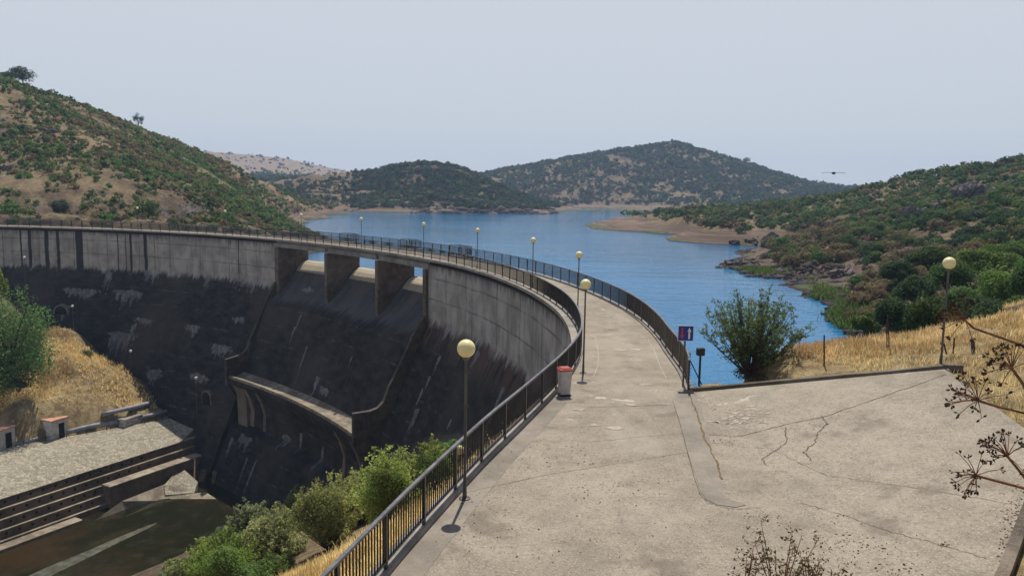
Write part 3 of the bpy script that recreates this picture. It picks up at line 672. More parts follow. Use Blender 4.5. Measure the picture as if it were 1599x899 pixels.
# flaked crust near the dam end
r_ = random.Random(3)
fm = MB()
for _ in range(80):
    px, py = r_.gauss(1155, 22), r_.gauss(655, 7); c = onplat(px, py); n_ = 9
    a0 = r_.uniform(.015, .10)
    fm.add([(c[0] + a0 * 1.8 * math.cos(2 * math.pi * k / n_) * r_.uniform(.2, 1.5), c[1] + a0 * math.sin(2 * math.pi * k / n_) * r_.uniform(.4, 1.2), 0) for k in range(n_)], [tuple(range(n_))])
fm.v = [(x, y, float(zplat(x)) + .01) for x, y, z in fm.v]; tag(fm.build('flaked_crust', M['chip']), kind='structure')

for px, py, w_, h_ in ((957, 523, 14, 3), (968, 547, 16, 3), (955, 503, 10, 2), (948, 494, 8, 2), (925, 663, 12, 3), (960, 668, 22, 3), (900, 640, 12, 3), (1010, 600, 14, 2), (985, 632, 16, 2)):
    m_ = MB()
    for _ in range(5):
        c = onplat(px + r_.gauss(0, w_ * .35), py + r_.gauss(0, h_ * .35)); q_ = w_ * .5 * c[1] / F; n_ = 11
        m_.add([(c[0] + q_ * math.cos(2 * math.pi * k / n_) * r_.uniform(.3, 1.3), c[1] + q_ * .5 * math.sin(2 * math.pi * k / n_) * r_.uniform(.3, 1.3), .009 + .001 * _) for k in range(n_)], [tuple(range(n_))])
    tag(m_.build('flaked_crust', M['chip']), kind='structure')
ribbon('worn_edge_line', [(919, 520), (930, 528), (934, 548), (934, 570), (926, 590)], .028, M['chip'], dz=.009, jit=.02)
ribbon('worn_edge_line', [(1012, 530), (1022, 548), (1028, 566), (1040, 590)], .028, M['chip'], dz=.009, jit=.02)
# kerbs of the platform: real steps
def kerb(pts, w, h, label, side=1, dz0=-.1, group=None):
    P = [Vector((p[0], p[1], 0)) for p in pts]; vs = []; fs = []; Q = []
    for a, b in zip(P[:-1], P[1:]):
        n_ = max(1, int((b - a).length / 1.0))
        for k in range(n_): Q.append(a.lerp(b, k / n_))
    Q.append(P[-1]); r = random.Random(5)
    for i, p in enumerate(Q):
        d = Q[min(i + 1, len(Q) - 1)] - Q[max(i - 1, 0)]; n_ = Vector((-d.y, d.x, 0)).normalized() * side
        j = r.uniform(-.012, .012); zb = float(zplat(p.x))
        a, b = p, p + n_ * w
        vs += [(a.x, a.y, zb + dz0), (b.x, b.y, zb + dz0), (b.x, b.y, zb + h + j), (a.x, a.y, zb + h + j)]
    for i in range(len(Q) - 1):
        for k in range(4): fs.append((4 * i + k, 4 * i + (k + 1) % 4, 4 * i + 4 + (k + 1) % 4, 4 * i + 4 + k))
    fs += [(0, 1, 2, 3), (4 * len(Q) - 4, 4 * len(Q) - 3, 4 * len(Q) - 2, 4 * len(Q) - 1)]
    o = MB().add(vs, fs).build('kerb', M['kerb']); return tag(o, label, 'kerb', group)
M['kerb'] = mat_concrete('mossy_kerb', (.17, .14, .11), 1.0, 1.4, .05)
kerb([K0[:2], K1[:2], (K1[0] + .35, K1[1] - .25)], .2, .10, 'low dark kerb between the paved yard and the dry grass under the willow bush', 1)
kerb([(B1[0] + .8, B1[1] + .1), B1[:2], B2[:2], (B2[0] - 3, B2[1] - 3.4)], .2, .15, 'broken pale kerb in the bottom right corner of the yard', 1)

# ------------------------------------------------------------------ dam
dam = empty('dam', pol(45, 0, 0), 'curved concrete arch dam with black stained downstream face and three spillway openings', 'dam')
dam_s = lambda th: math.radians(th) * 93.8
stains = []
for px, py, wx, hz_ in ((128, 456, 6.5, .8), (168, 436, 1.2, 2.2), (200, 461, 5.0, 1.3), (237, 430, 3.0, 1.6), (225, 503, 3.2, .6), (188, 530, 5.0, 2.0), (205, 522, .9, 3), (300, 513, 3.0, .8), (372, 500, 2.6, .5),
                        (324, 435, 1.2, 2.0), (390, 440, 5.0, 1.6), (370, 432, 3.0, 1.0), (345, 545, 4.6, .9), (240, 585, 3.0, 1.2), (310, 590, 4, .7), (100, 482, 2.0, 1.2),
                        (697, 520, 1.0, 1.5), (752, 530, .5, 3.2), (770, 540, .5, 3.0), (722, 545, .4, 2.4), (682, 568, .5, 1.2), (645, 655, .8, 2.0), (775, 630, .6, 2.6), (668, 595, .4, 1.0), (655, 620, .4, 1.6), (700, 665, .4, .8), (742, 560, .8, 1.0)):
    th, z = face_hit(px, py); stains.append((dam_s(th), z, wx * .62, hz_ * .85))
bands = []
for px, w, py in ((33, .45, 412), (47, .7, 412), (73, .9, 412), (91, .7, 412), (124, 1.5, 412), (184, .35, 395), (196, .3, 412), (204, .6, 412), (227, .8, 412), (372, .35, 410), (241, .25, 412)):
    th, z = face_hit(px, 390); bands.append((dam_s(th), w, -6.5))
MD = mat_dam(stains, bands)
chst = []
for px, py, wx, hz_ in ((375, 690, 3.6, 1.0), (350, 700, .8, 2.6), (385, 740, .5, 3.4), (372, 735, .4, 3.0), (430, 690, 2.6, .8), (485, 715, .7, 2.2), (455, 690, .8, 1.6), (520, 730, .8, 1.8), (470, 455, 3.0, .3), (465, 520, .4, 2.0), (475, 500, .4, 1.5), (480, 560, .5, 3.4), (512, 610, 2.5, .7), (500, 598, 1.0, 1.4), (555, 565, .4, 1.2)):
    th, z = face_hit(px, py); chst.append((dam_s(th), z, wx * .5, hz_ * .8))
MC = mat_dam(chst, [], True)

zs = list(np.arange(-.35, -6, -.6)) + [-6.0] + list(np.arange(-6.8, -33, -1.2))
def wall_sec(th):
    zb = -34
    a = [(float(face_t(np.array(z))), z) for z in zs + [zb]]
    return a + [(-ROADW + .25, zb), (-ROADW + .25, -.35)]
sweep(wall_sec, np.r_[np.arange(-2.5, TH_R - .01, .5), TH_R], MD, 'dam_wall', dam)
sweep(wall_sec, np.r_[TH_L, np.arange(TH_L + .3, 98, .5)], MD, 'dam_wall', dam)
# spillway body: ogee sill, chute, flip bucket and lower face
def chute_sec(th):
    P = [(-4.9, -34), (-4.9, -3.6), (-4.7, -3.2), (-4.4, -2.98), (-4.0, -2.9), (-3.5, -3.0), (-3.0, -3.35), (-2.5, -3.95), (-1.9, -4.75), (-1.2, -5.6), (-.4, -6.4), (.5, -7.15), (1.1, -7.6)]
    for z in np.arange(-8.2, -14.9, -1.0): P.append((.4 + BATT * (-4.3 - z) * .94, z))
    P += [(5.1, -15.6), (5.45, -16.5), (5.9, -17.05), (6.5, -17.25), (7.1, -17.22), (7.8, -17.05), (7.8, -17.9), (7.1, -19.0), (6.4, -20.0), (6.3, -21.0), (6.5, -23.2), (7.6, -23.8), (8.4, -25.5), (11.2, -31.5), (11.2, -34)]
    return P
ths_sp = np.linspace(TH_R, TH_L, 48)
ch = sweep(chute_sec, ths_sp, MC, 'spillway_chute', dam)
# pale skins on sill and bucket floor, sunlit tone put into their colour, 3 mm proud
def skin(fn, ths, mat, name): return sweep(fn, ths, mat, name, dam)
def bay(a, b): return np.linspace(a, b, 14)
bays = [(TH_R + .05, PIERS[1] - .42), (PIERS[1] + .42, PIERS[0] - .42), (PIERS[0] + .42, TH_L - .05)]
for a, b in bays:
    top = [(-4.7, -3.2), (-4.4, -2.98), (-4.0, -2.9), (-3.5, -3.0), (-3.0, -3.35), (-2.5, -3.95), (-2.3, -4.22)]
    sweep(lambda th: [(t, z + .02) for t, z in top] + [(t, z - .1) for t, z in top[::-1]], bay(a, b), M['ogee'], 'spillway_sill', dam)
bt = [(5.75, -16.9), (6.5, -17.25), (7.1, -17.22), (7.8, -17.05)]
sweep(lambda th: [(t, z + .03) for t, z in bt] + [(7.84, -17.35)] + [(t, z - .1) for t, z in bt[::-1]], np.linspace(TH_R + .1, TH_L - .1, 40), M['ledge'], 'bucket_lip', dam)
# piers
def slab_radial(poly, th, w, name, mat, parent, taper=None):
    """polygon in the (t, z) plane at angle th, w metres thick"""
    a = math.radians(th); e = Vector((-math.sin(a), math.cos(a), 0)) * w / 2
    P = [Vector(pol(th, t, z)) for t, z in poly]; n = len(P)
    return MB().add([p - e for p in P] + [p + e for p in P], [tuple(range(n)), tuple(range(2 * n - 1, n - 1, -1))] + [(i, (i + 1) % n, n + (i + 1) % n, n + i) for i in range(n)]).build(name, mat, parent)
for th in PIERS:
    slab_radial([(.55, -1.0), (.55, -7.6), (.4, -8.0), (-4.1, -8.0), (-4.1, -1.0)], th, .65, 'pier', M['pier'], dam)
# jamb walls each side of the openings, with training walls running down to the bucket
for th, sg in ((TH_L, 1), (TH_R, -1)):
    slab_radial([(-4.3, -1.0), (.5, -1.0), (.5, -7.4), (.7, -8.6), (-4.3, -8.6)], th + sg * -.30, .8, 'jamb_wall', M['pier'], dam)
    tw = [(.6, -5.6)] + [(.4 + BATT * (-4.3 - z) * .94 + .18 + .5 * max(0, (-9 - z) / 4.4), z) for z in np.arange(-7.5, -13.4, -1.0)] + [(5.0, -13.9), (5.6, -14.45), (6.4, -14.65), (8.1, -14.7 + (.0 if sg < 0 else -.2)), (8.1, -18.0), (7.2, -19.5), (6.2, -21), (6.0, -24), (1, -24)]
    slab_radial(tw, th + sg * -.1, .5, 'training_wall', M['twall'], dam)
# corbels under the lip
for k, f in enumerate((.04, .11, .20, .80, .93)):
    th = TH_L + (TH_R - TH_L) * f
    slab_radial([(5.4, -17.9), (7.75, -17.92), (6.9, -19.6), (6.45, -21.2), (6.6, -23.6), (5.4, -23.8)], th, .9 if f < .2 else .6, 'corbel', M['wall'], dam)
slab_radial([(5.2, -17.95), (7.7, -17.95), (7.0, -19.6), (6.9, -23.7), (5.2, -23.8)], TH_L - 1.3, 2.1, 'corbel', M['wall'], dam)
# deck edge slab both sides and beams over the openings
sweep(lambda th: [(.5, .08), (-.02, .08), (-.02, -.02), (.1, -.2), (.5, -.14)], np.arange(-2.6, 98.01, .5), M['slab'], 'deck_kerb', dam)
sweep(lambda th: [(-rw(th) + .02, .08), (-rw(th) - .3, .08), (-rw(th) - .3, -.35), (-rw(th) + .02, -.35)], np.arange(-3.2, 98.01, .5), M['slab'], 'deck_kerb', dam)
sweep(lambda th: [(.1, -.06), (-ROADW + .1, -.06), (-ROADW + .1, -.42), (.1, -.42)], ths_sp, M['beam'], 'deck_slab', dam)
for a, b in bays:
    for t0 in (.42, -1.3):
        sweep(lambda th: [(t0, -.42), (t0 - .4, -.42), (t0 - .4, -.95), (t0, -.95)], np.linspace(a - .2, b + .2, 12), M['beam'], 'deck_beam', dam)
# gallery doors at the toe
for px, py, w, h in ((325, 622, 1.7, 1.9), (97, 484, 2.2, 1.3)):
    th, z = face_hit(px, py); t0 = float(face_t(np.array(z)))
    a = math.radians(th); e = Vector((-math.sin(a), math.cos(a), 0)); d = Vector((-math.cos(a), -math.sin(a), 0))
    c = Vector(pol(th, t0 - .3, z)); prof = [(-w / 2, -h / 2)] + [(w / 2 * math.cos(q), (h / 2 - w / 2) + w / 2 * math.sin(q)) for q in np.linspace(math.pi, 0, 11)] + [(w / 2, -h / 2)]
    def ext(P, y0, y1, nm, mat, par):
        n = len(P); v = [c + e * u + Vector((0, 0, q)) + d * y0 for u, q in P] + [c + e * u + Vector((0, 0, q)) + d * y1 for u, q in P]
        return MB().add(v, [tuple(range(n)), tuple(range(2 * n - 1, n - 1, -1))] + [(i, (i + 1) % n, n + (i + 1) % n, n + i) for i in range(n)]).build(nm, mat, par)
    fr = ext([(u * 1.28, q * 1.15 + .1) for u, q in prof], 0, .62, 'gallery_portal', M['wall'], dam)
    ext(prof, .3, .66, 'doorway', M['dark'], fr)

# ------------------------------------------------------------------ railings
def rail(name, path, label, n_near=0, post_gap=1.9, bal_gap=.125, h=1.05, thick=.026):
    """path(s) -> point, s in metres"""
    o0 = path(0)
    root = empty(name, o0, label, 'railing')
    L = path.L; top = MB(); bot = MB(); posts = []; bal = []; seg = .9; k = int(L / seg) + 1
    for i in range(k):
        a, b = Vector(path(i * L / k)), Vector(path((i + 1) * L / k)); ext_ = (b - a).normalized() * .004
        top.bar(a + Vector((0, 0, h)) - ext_, b + Vector((0, 0, h)) + ext_, .07, .05)
        bot.bar(a + Vector((0, 0, .14)) - ext_, b + Vector((0, 0, .14)) + ext_, .045, .04)
    top.build('top_rail', M['railtop'], root); bot.build('bottom_rail', M['rail'], root)
    np_ = max(1, int(round(L / post_gap))); nb = int(L / bal_gap)
    P = []
    for i in range(np_ + 1):
        p = Vector(path(i * L / np_)); q = Vector(path(min(L, i * L / np_ + .1))) - Vector(path(max(0, i * L / np_ - .1))); P.append((p, math.atan2(q.y, q.x)))
    P.sort(key=lambda e: e[0].length)
    for p, rz in P[:100]: MB().box(p + Vector((0, 0, h / 2)), (.075, .06, h - .03), rz).build('post', M['rail'], root)
    if len(P) > 100:
        m = MB()
        for p, rz in P[100:]: m.box(p + Vector((0, 0, h / 2)), (.075, .06, h - .03), rz)
        m.build('post', M['rail'], root)['kind'] = 'stuff'
    B = sorted([Vector(path((i + .5) * L / nb)) for i in range(nb)], key=lambda p: p.length)
    for p in B[:n_near]: MB().box(p + Vector((0, 0, .6)), (thick, thick, .88)).build('baluster', M['rail'], root)
    if len(B) > n_near:
        m = MB()
        for p in B[n_near:]: m.box(p + Vector((0, 0, .6)), (thick, thick, .88))
        o = m.build('baluster', M['rail'], root)
        o['kind'] = 'stuff'
    return root
class ArcPath:
    def __init__(s, a, b, t, z=.08):
        g = np.linspace(a, b, 600); P = np.array([pol(q, t(q) if callable(t) else t, z) for q in g]); d = np.r_[0, np.cumsum(np.linalg.norm(np.diff(P, axis=0), axis=1))]; s.P, s.d, s.L = P, d, float(d[-1])
    def __call__(s, q): return tuple(float(np.interp(q, s.d, s.P[:, k])) for k in range(3))
class PolyPath:
    def __init__(s, pts):
        s.P = np.array(pts, float); s.d = np.r_[0, np.cumsum(np.linalg.norm(np.diff(s.P, axis=0), axis=1))]; s.L = float(s.d[-1])
    def __call__(s, q): return tuple(float(np.interp(q, s.d, s.P[:, k])) for k in range(3))
rail('railing', ArcPath(-17, -1.0, .06, .10), 'near black railing along the left edge of the paved yard, beside the tall lamp', 100)
rail('railing', ArcPath(-.98, 97, .06), 'long black railing curving along the downstream side of the dam crest', 100)
rail('railing', ArcPath(-3.1, 97, lambda q: -rw(q) - .14), 'long black railing along the lake side of the dam crest', 100)
# plinth under the near railing
sweep(lambda th: [(.3, .10), (-.02, .10), (-.02, -.02), (-.02, -1.2), (.45, -1.2)], np.arange(-20, -2.59, .4), M['slab'], 'rail_plinth')
tag(bpy.data.objects['rail_plinth'], 'low concrete plinth carrying the near black railing', 'plinth')
for nm, px in (('leftmost', 545), ('middle', 640), ('rightmost', 718)):
    tc = th_px(px, -ROADW - .8, .8); a0, a1 = tc - .75, tc + .75
    pts = [pol(a1, -ROADW - .25, .13), pol(a1, -ROADW - 1.5, .13), pol(a0, -ROADW - 1.5, .13), pol(a0, -ROADW - .25, .13)]
    r_o = rail('valve_balcony', PolyPath(pts), nm + ' of the three small railed balconies jutting over the lake from the crest', 60, 1.2, .125)
    r_o['category'] = 'balcony'; r_o['group'] = 'railed balconies on the lake side'
    sweep(lambda th: [(-ROADW - .3, .12), (-ROADW - 1.6, .12), (-ROADW - 1.6, -.12), (-ROADW - .3, -.12)], np.linspace(a0 - .05, a1 + .05, 4), M['slab'], 'balcony_floor', r_o)

# ------------------------------------------------------------------ lamps
def make_lamp(loc, label, group, H=3.4, globe=None, lean=0):
    root = empty('globe_lamp', loc, label, 'lamp', group)
    root.rotation_euler = (0, 0, 0)
    MB().lathe((0, 0, 0), [(.13, 0), (.13, .02), (.05, .035), (.042, .3), (.042, .32), (.036, .34), (.03, H - .22), (.03, H - .2)], 12).build('pole', M['pole'], root, loc=(0, 0, 0), smooth=False)
    MB().lathe((0, 0, 0), [(.04, H - .26), (.07, H - .23), (.085, H - .19), (.075, H - .17)], 12).build('collar', M['pole'], root, loc=(0, 0, 0))
    R = .2; prof = [(R * math.sin(a), H - R * math.cos(a)) for a in np.linspace(.28, math.pi - .02, 14)]
    MB().lathe((0, 0, 0), prof, 24).build('globe', globe or M['globe'], root, loc=(0, 0, 0), smooth=True)
    return root
def copy_tree(o, parent=None):
    c = o.copy(); COL.objects.link(c)
    if parent is not None: c.parent = parent
    for ch in list(o.children): copy_tree(ch, c)
    return c
lamp0 = make_lamp(onz(725.5, 778, .006), 'nearest tall globe lamp on the yard edge by the near railing', 'globe lamps along the dam')
LG = 'globe lamps along the dam'
lamps = [((910.6, 582), 'globe lamp beside the grey litter bin with red lid')]
l = copy_tree(lamp0); l.location = onz(910.6, 582, .006); l['label'] = lamps[0][1]
gl = [((903, 398), 'globe lamp whose foot is hidden by the railing bend, just behind the bin lamp'), ((833, 375), 'globe lamp where the downstream railing starts to bend, fourth along the crest'),
      ((751, 359.5), 'globe lamp on the crest just right of the rightmost lake balcony'), ((657, 350), 'globe lamp on the crest above the rightmost spillway opening'),
      ((550, 342), 'globe lamp on the crest above the middle of the spillway'), ((450, 336), 'globe lamp on the crest left of the spillway, against the green shore'),
      ((337, 330), 'globe lamp on the left crest against the pale hillside clearing'), ((208, 325), 'globe lamp on the left crest in front of a round green bush')]
for (px, py), lab in gl:
    x, y, _ = onz(px, py, 3.4); th, t = to_pol(x, y); l = copy_tree(lamp0); l.location = pol(float(th), -.5, 0.0); l['label'] = lab
kz = K1
l = copy_tree(lamp0); l.location = (K1[0] - .05, K1[1] + .35, float(zplat(K1[0])) + .05); l['label'] = 'globe lamp at the far right corner of the yard by leaning fence posts'
l['group'] = 'globe lamps round the yard'
# white lamps down in the valley
def lampspot(px, py, y0, y1):
    d = ray(px, py); Y = np.arange(y0, y1, .25); zr = CAMH + d.z * Y; th, t = to_pol(d.x * Y, Y)
    ok = t > face_t(zr - 3.4) + 1.2; z = np.where(ok, np.abs(zr - 3.4 - ground(d.x * Y, Y)), 99); i = int(np.argmin(z))
    return (d.x * Y[i], float(Y[i]), float(zr[i]))
def plant_lamp(o, g):
    o.location = (g[0], g[1], g[2] - 3.4); k = (g[2] - gz(g[0], g[1])) / 3.4
    for c in o.children:
        if c.name.startswith('pole'): c.scale = (1, 1, k); c.location = (0, 0, 3.2 * (1 - k))
lw = make_lamp((0, 0, 0), 'x', 'white globe lamps below the dam', globe=M['globe_white'])
for i, (px, py, Y, lab) in enumerate(((38, 402, 108, 'white globe lamp rising behind the big round tree at the left edge'), (113, 478, 114, 'white globe lamp in front of the dark dam face right of the big tree'),
                       (204, 548, 110, 'white globe lamp above the tip of the dry grass mound'), (306, 590, 103.5, 'white globe lamp beside the small arched gallery door'))):
    g = lampspot(px, py, 88, 118); o = lw if i == 0 else copy_tree(lw); plant_lamp(o, g); o['label'] = lab
    print('lamp', px, g, gz(g[0], g[1]))
for px, py, Y, lab in ((717.5, 702, 31, 'yellowed globe lamp below the near railing, partly behind its top rail'), (741, 717, 38, 'small yellowed globe lamp below, seen through the near railing bars')):
    g = at(px, py, Y); l = copy_tree(lamp0); plant_lamp(l, g); l['label'] = lab; l['group'] = 'globe lamps on the slope below the railing'
    print('lamp', px, g, gz(g[0], g[1]))

# ------------------------------------------------------------------ bin, sign, posts
bx, by, _ = onz(881, 617, 0)
o = empty('litter_bin', (bx, by, .006), 'grey litter bin with a faded red lid against the railing bend', 'bin', None, math.radians(18))
b = MB(); w0, w1 = .155, .19
b.hexa([(-w0, -w0, .06), (w0, -w0, .06), (w0, w0, .06), (-w0, w0, .06)], [(-w1, -w1, .86), (w1, -w1, .86), (w1, w1, .86), (-w1, w1, .86)])
b.box((0, 0, .84), (.42, .42, .05), 0, .015); b.build('body', M['bin'], o, loc=(0, 0, 0))
MB().box((0, 0, .03), (.38, .38, .06), 0, .02).build('base', M['black'], o, loc=(0, 0, 0))
m = MB(); m.box((0, 0, .9), (.46, .47, .07), 0, .025); m.box((0, 0, .945), (.35, .36, .05), 0, .02); m.bar((-.22, -.1, .87), (-.28, -.1, .9), .16, .03)
m.build('lid', M['binlid'], o, loc=(0, 0, 0))

# sign: priority over oncoming traffic
sx, sy, szz = onplat(1069, 606)
o = empty('priority_sign', (sx - .12, sy + .25, 0), 'square blue road sign with a red down arrow and white up arrow', 'road sign')
S = (0, 0, 0); hc = 6.8 * 0 + 0
gs = at(1070.5, 520, sy + .25); zc = gs[2]; sz = .56
MB().tube([(0, 0, -.6), (0, 0, zc + .2)], .035, 10).build('pole', M['pole'], o, loc=(gs[0] - (sx - .12), .04, 0))
pl = MB().box((0, 0, 0), (sz, .02, sz), 0, .006).build('sign_panel', M['signwhite'], o, loc=(gs[0] - (sx - .12), -.02, zc))
MB().box((0, -.012, 0), (sz - .04, .012, sz - .04)).build('sign_face', M['blue'], pl, loc=(0, 0, 0))
def arrow(upw, x, mat, nm, wd):
    k = 1 if upw else -1; y = -.021
    P = [(-wd, -.2 * k), (wd, -.2 * k), (wd, .06 * k), (wd * 2.4, .06 * k), (0, .21 * k), (-wd * 2.4, .06 * k), (-wd, .06 * k)]
    n = len(P); MB().add([(x + a, y, c) for a, c in P] + [(x + a, y + .006, c) for a, c in P], [tuple(range(n)), tuple(range(2 * n - 1, n - 1, -1))] + [(i, (i + 1) % n, n + (i + 1) % n, n + i) for i in range(n)]).build(nm, mat, pl, loc=(0, 0, 0))
arrow(False, -.125, M['signred'], 'red_arrow', .03); arrow(True, .125, M['signwhite'], 'white_arrow', .03)
# black box on a post
g = at(1094, 549, sy + .35); ft = at(1093, 607, sy + .35)
o = empty('post_box', (g[0], g[1], ft[2]), 'small black box on a short black post beside the blue sign', 'box')
hh = g[2] - ft[2]
MB().tube([(0, 0, -.5), (0, 0, hh - .1)], .04, 8).build('post', M['black'], o, loc=(0, 0, 0))
MB().box((0, 0, hh), (.27, .18, .28), .25, .02).build('box', M['black'], o, loc=(0, 0, 0))
# barbed end fence between the sign and the box
g0 = at(1071, 605, sy + .5); gt = at(1075, 551, sy + .5)
o = empty('barbed_fence', (g0[0], g0[1], g0[2]), 'short black barbed fence panel with diagonal brace closing the dam end', 'fence')
hh = gt[2] - g0[2]
MB().tube([(0, 0, -.4), (.09, 0, hh)], .035, 8).build('post', M['black'], o, loc=(0, 0, 0))
MB().tube([(.1, 0, hh * .8), (.66, 0, -.05)], .022, 6).build('brace', M['black'], o, loc=(0, 0, 0))
m = MB()
for k in range(9): m.bar((.02, 0, .15 + k * .12), (.14, -.05, .10 + k * .12), .018, .018)
m.build('spikes', M['rust'], o, loc=(0, 0, 0))
# steel bits on the paving by the joint
# grass strip fence posts
def gpost(px, pyt, pyb, Y, label, r=.03, dx=0, mat=None, cat='post', grp='old fence posts in the dry grass'):
    t, b_ = at(px + dx, pyt, Y), at(px, pyb, Y); o = MB().tube([(0, 0, -.4), (t[0] * .5 - b_[0] * .5, 0, (t[2] - b_[2]) * .5), (t[0] - b_[0], 0, t[2] - b_[2])], [r, r * .95, r * .9], 7).build('fence_post', mat or M['rust'], None, loc=b_); return tag(o, label, cat, grp)
YK = K0[1] + (K1[1] - K0[1]) * .5
gpost(1287, 523, 588, YK + 1.6, 'thin rusty post in the grass right of the willow bush')
gpost(1385, 500, 562, YK + 3.2, 'left pole of the pair of rusty poles in the grass strip', .025)
gpost(1390, 492, 563, YK + 2.9, 'right pole of the pair of rusty poles in the grass strip', .025, -4)
gpost(1470, 553, 519, K1[1] + 1.5, 'leaning post left of the far right lamp foot', .03, 8)
bpy.data.objects[-1] if False else None
gpost(1492, 553, 510, K1[1] + 1.8, 'leaning post right of the far right lamp foot', .03, -4)
gpost(1518, 555, 512, K1[1] + 1.5, 'dark square wooden stump post right of the lamp', .07, 2, M['bark'])

# ------------------------------------------------------------------ terraces, paving, huts
def poly3(name, P, mat, parent=None): return MB().add(P, [tuple(range(len(P)))]).build(name, mat, parent)
pv_ = [(H_far[0], H_far[1], -24.6), H0, H1, (T1[0] + .6, T1[1] + 3.0, -25.2), (T1[0], T1[1], -26), T0, (T_far[0], T_far[1], -26)]
bot_ = [(a, b_, c - .5) for a, b_, c in pv_]; n = len(pv_)
o = MB().add(pv_ + bot_, [tuple(range(n)), tuple(range(2 * n - 1, n - 1, -1))] + [(i, (i + 1) % n, n + (i + 1) % n, n + i) for i in range(n)]).build('paved_bank', M['cobble']); tag(o, 'sunlit stone paved bank above the stepped retaining walls', 'paved bank')
tr = empty('terraced_wall', T0, 'stepped dark retaining walls with rows of drain holes beside the pool', 'retaining wall')
drop, led = .95, .46
blk0 = TL - 11.5
for k in range(5):
    z0 = -26 - drop * k; s1 = TL + 3.5 if k < 2 else blk0; n0 = led * k
    m = MB(); m.hexa([tb(-38, n0 - 1.2, z0 - 2.2), tb(-38, n0, z0 - 2.2), tb(s1, n0, z0 - 2.2), tb(s1, n0 - 1.2, z0 - 2.2)][::-1], [tb(-38, n0 - 1.2, z0 - .08), tb(-38, n0, z0 - .08), tb(s1, n0, z0 - .08), tb(s1, n0 - 1.2, z0 - .08)][::-1])
    w = m.build('wall', M['terrace'], tr)
    c_ = MB().hexa([tb(-38, n0 - .6, z0 - .078), tb(-38, n0 + .04, z0 - .078), tb(s1, n0 + .04, z0 - .078), tb(s1, n0 - .6, z0 - .078)][::-1], [tb(-38, n0 - .6, z0 + .02), tb(-38, n0 + .04, z0 + .02), tb(s1, n0 + .04, z0 + .02), tb(s1, n0 - .6, z0 + .02)][::-1]).build('ledge', M['ledge'], w)
    if k < 4:
        h = MB()
        for i in range(40):
            s = -36 + i * 1.35 + (k % 2) * .6
            if s < s1 - .6:
                p = Vector(tb(s, n0 + .005, z0 - .45)); h.bar(p - nx * .05, p + nx * .012, .26, .26)
        h.build('drain_holes', M['dark'], w)
# lower apron slab at the foot
m = MB().hexa([tb(-38, 1.7, -31.5), tb(-38, 3.3, -31.5), tb(blk0 - 4, 3.3, -31.5), tb(blk0 - 4, 1.7, -31.5)][::-1], [tb(-38, 1.7, -30.0), tb(-38, 3.3, -30.0), tb(blk0 - 4, 3.3, -30.0), tb(blk0 - 4, 1.7, -30.0)][::-1]).build('footing', M['ledge'], tr)
c_ = MB().hexa([tb(blk0, .9, -31.5), tb(blk0, 2.4, -31.5), tb(TL + 3.5, 2.4, -31.5), tb(TL + 3.5, .9, -31.5)][::-1], [tb(blk0, .9, -27.85), tb(blk0, 2.4, -27.85), tb(TL + 3.5, 2.4, -27.85), tb(TL + 3.5, .9, -27.85)][::-1])
bo = c_.build('buttress_block', M['terrace'], tr)
MB().hexa([tb(blk0 - .05, .9, -27.845), tb(blk0 - .05, 2.45, -27.845), tb(TL + 3.5, 2.45, -27.845), tb(TL + 3.5, .9, -27.845)][::-1], [tb(blk0 - .05, .9, -27.7), tb(blk0 - .05, 2.45, -27.7), tb(TL + 3.5, 2.45, -27.7), tb(TL + 3.5, .9, -27.7)][::-1]).build('ledge', M['ledge'], bo)
# sloping concrete apron and cobbles between the block and the pool
def apron(name, PX, mat, zf, label, cat):
    P = [onz(px, py, z) for px, py, z in PX]; n = len(P)
    return tag(MB().add(P + [(a, b_, c - 1.2) for a, b_, c in P], [tuple(range(n)), tuple(range(2 * n - 1, n - 1, -1))] + [(i, (i + 1) % n, n + (i + 1) % n, n + i) for i in range(n)]).build(name, mat), label, cat)
apron('concrete_apron', [(148, 812, -30.25), (190, 782, -29.3), (258, 755, -29.2), (275, 735, -28.8), (308, 752, -29.6), (300, 770, -30.1), (322, 768, -29.9), (342, 781, -30.4), (300, 783, -30.45), (250, 781, -30.4), (205, 793, -30.4)], M['ledge'], 0, 'pale sloping concrete apron at the head of the pool', 'apron')
apron('cobbled_patch', [(256, 756, -29.17), (288, 733, -28.5), (309, 752, -29.45), (303, 769, -30.05), (258, 772, -29.95)], M['cobble'], 0, 'small cobbled patch between the buttress block and the pool', 'cobbles')

def hut(px, py, label, w=2.2, d=2.2, h=2.4, door=True, zb=-24.6, name='hut', roofm=None, off=(0, 0)):
    x, y, z = onz(px, py, zb); rz = math.atan2(hx.y, hx.x) + math.radians(26)
    o = empty(name, (x, y, z - .1), label, 'hut', None, rz)
    MB().box((0, 0, h / 2 - .1), (w, d, h + .2)).build('wall', M['white'], o, loc=(0, 0, 0))
    MB().box((0, 0, h + .07), (w + .3, d + .35, .14), 0, .03).build('roof', roofm or M['tile'], o, loc=(0, 0, 0))
    if door:
        MB().box((.25, -d / 2 - .01, .95), (.75, .06, 1.9)).build('doorway', M['dark'], o, loc=(0, 0, 0))
        MB().box((-w / 2 - .01, .1, 1.0), (.05, .25, .3)).build('vent', M['dark'], o, loc=(0, 0, 0))
    return o
hut(84, 681, 'small white hut with terracotta slab roof and dark doorway, beside the pipe')
hut(1, 697, 'white hut with terracotta slab roof cut off by the left edge of the photo')
h3 = hut(199, 661, 'low white concrete chamber with a flat grey lid on the pipe line', 2.7, 2.1, 1.0, False, -24.6, 'valve_chamber', M['slab']); h3['category'] = 'chamber'
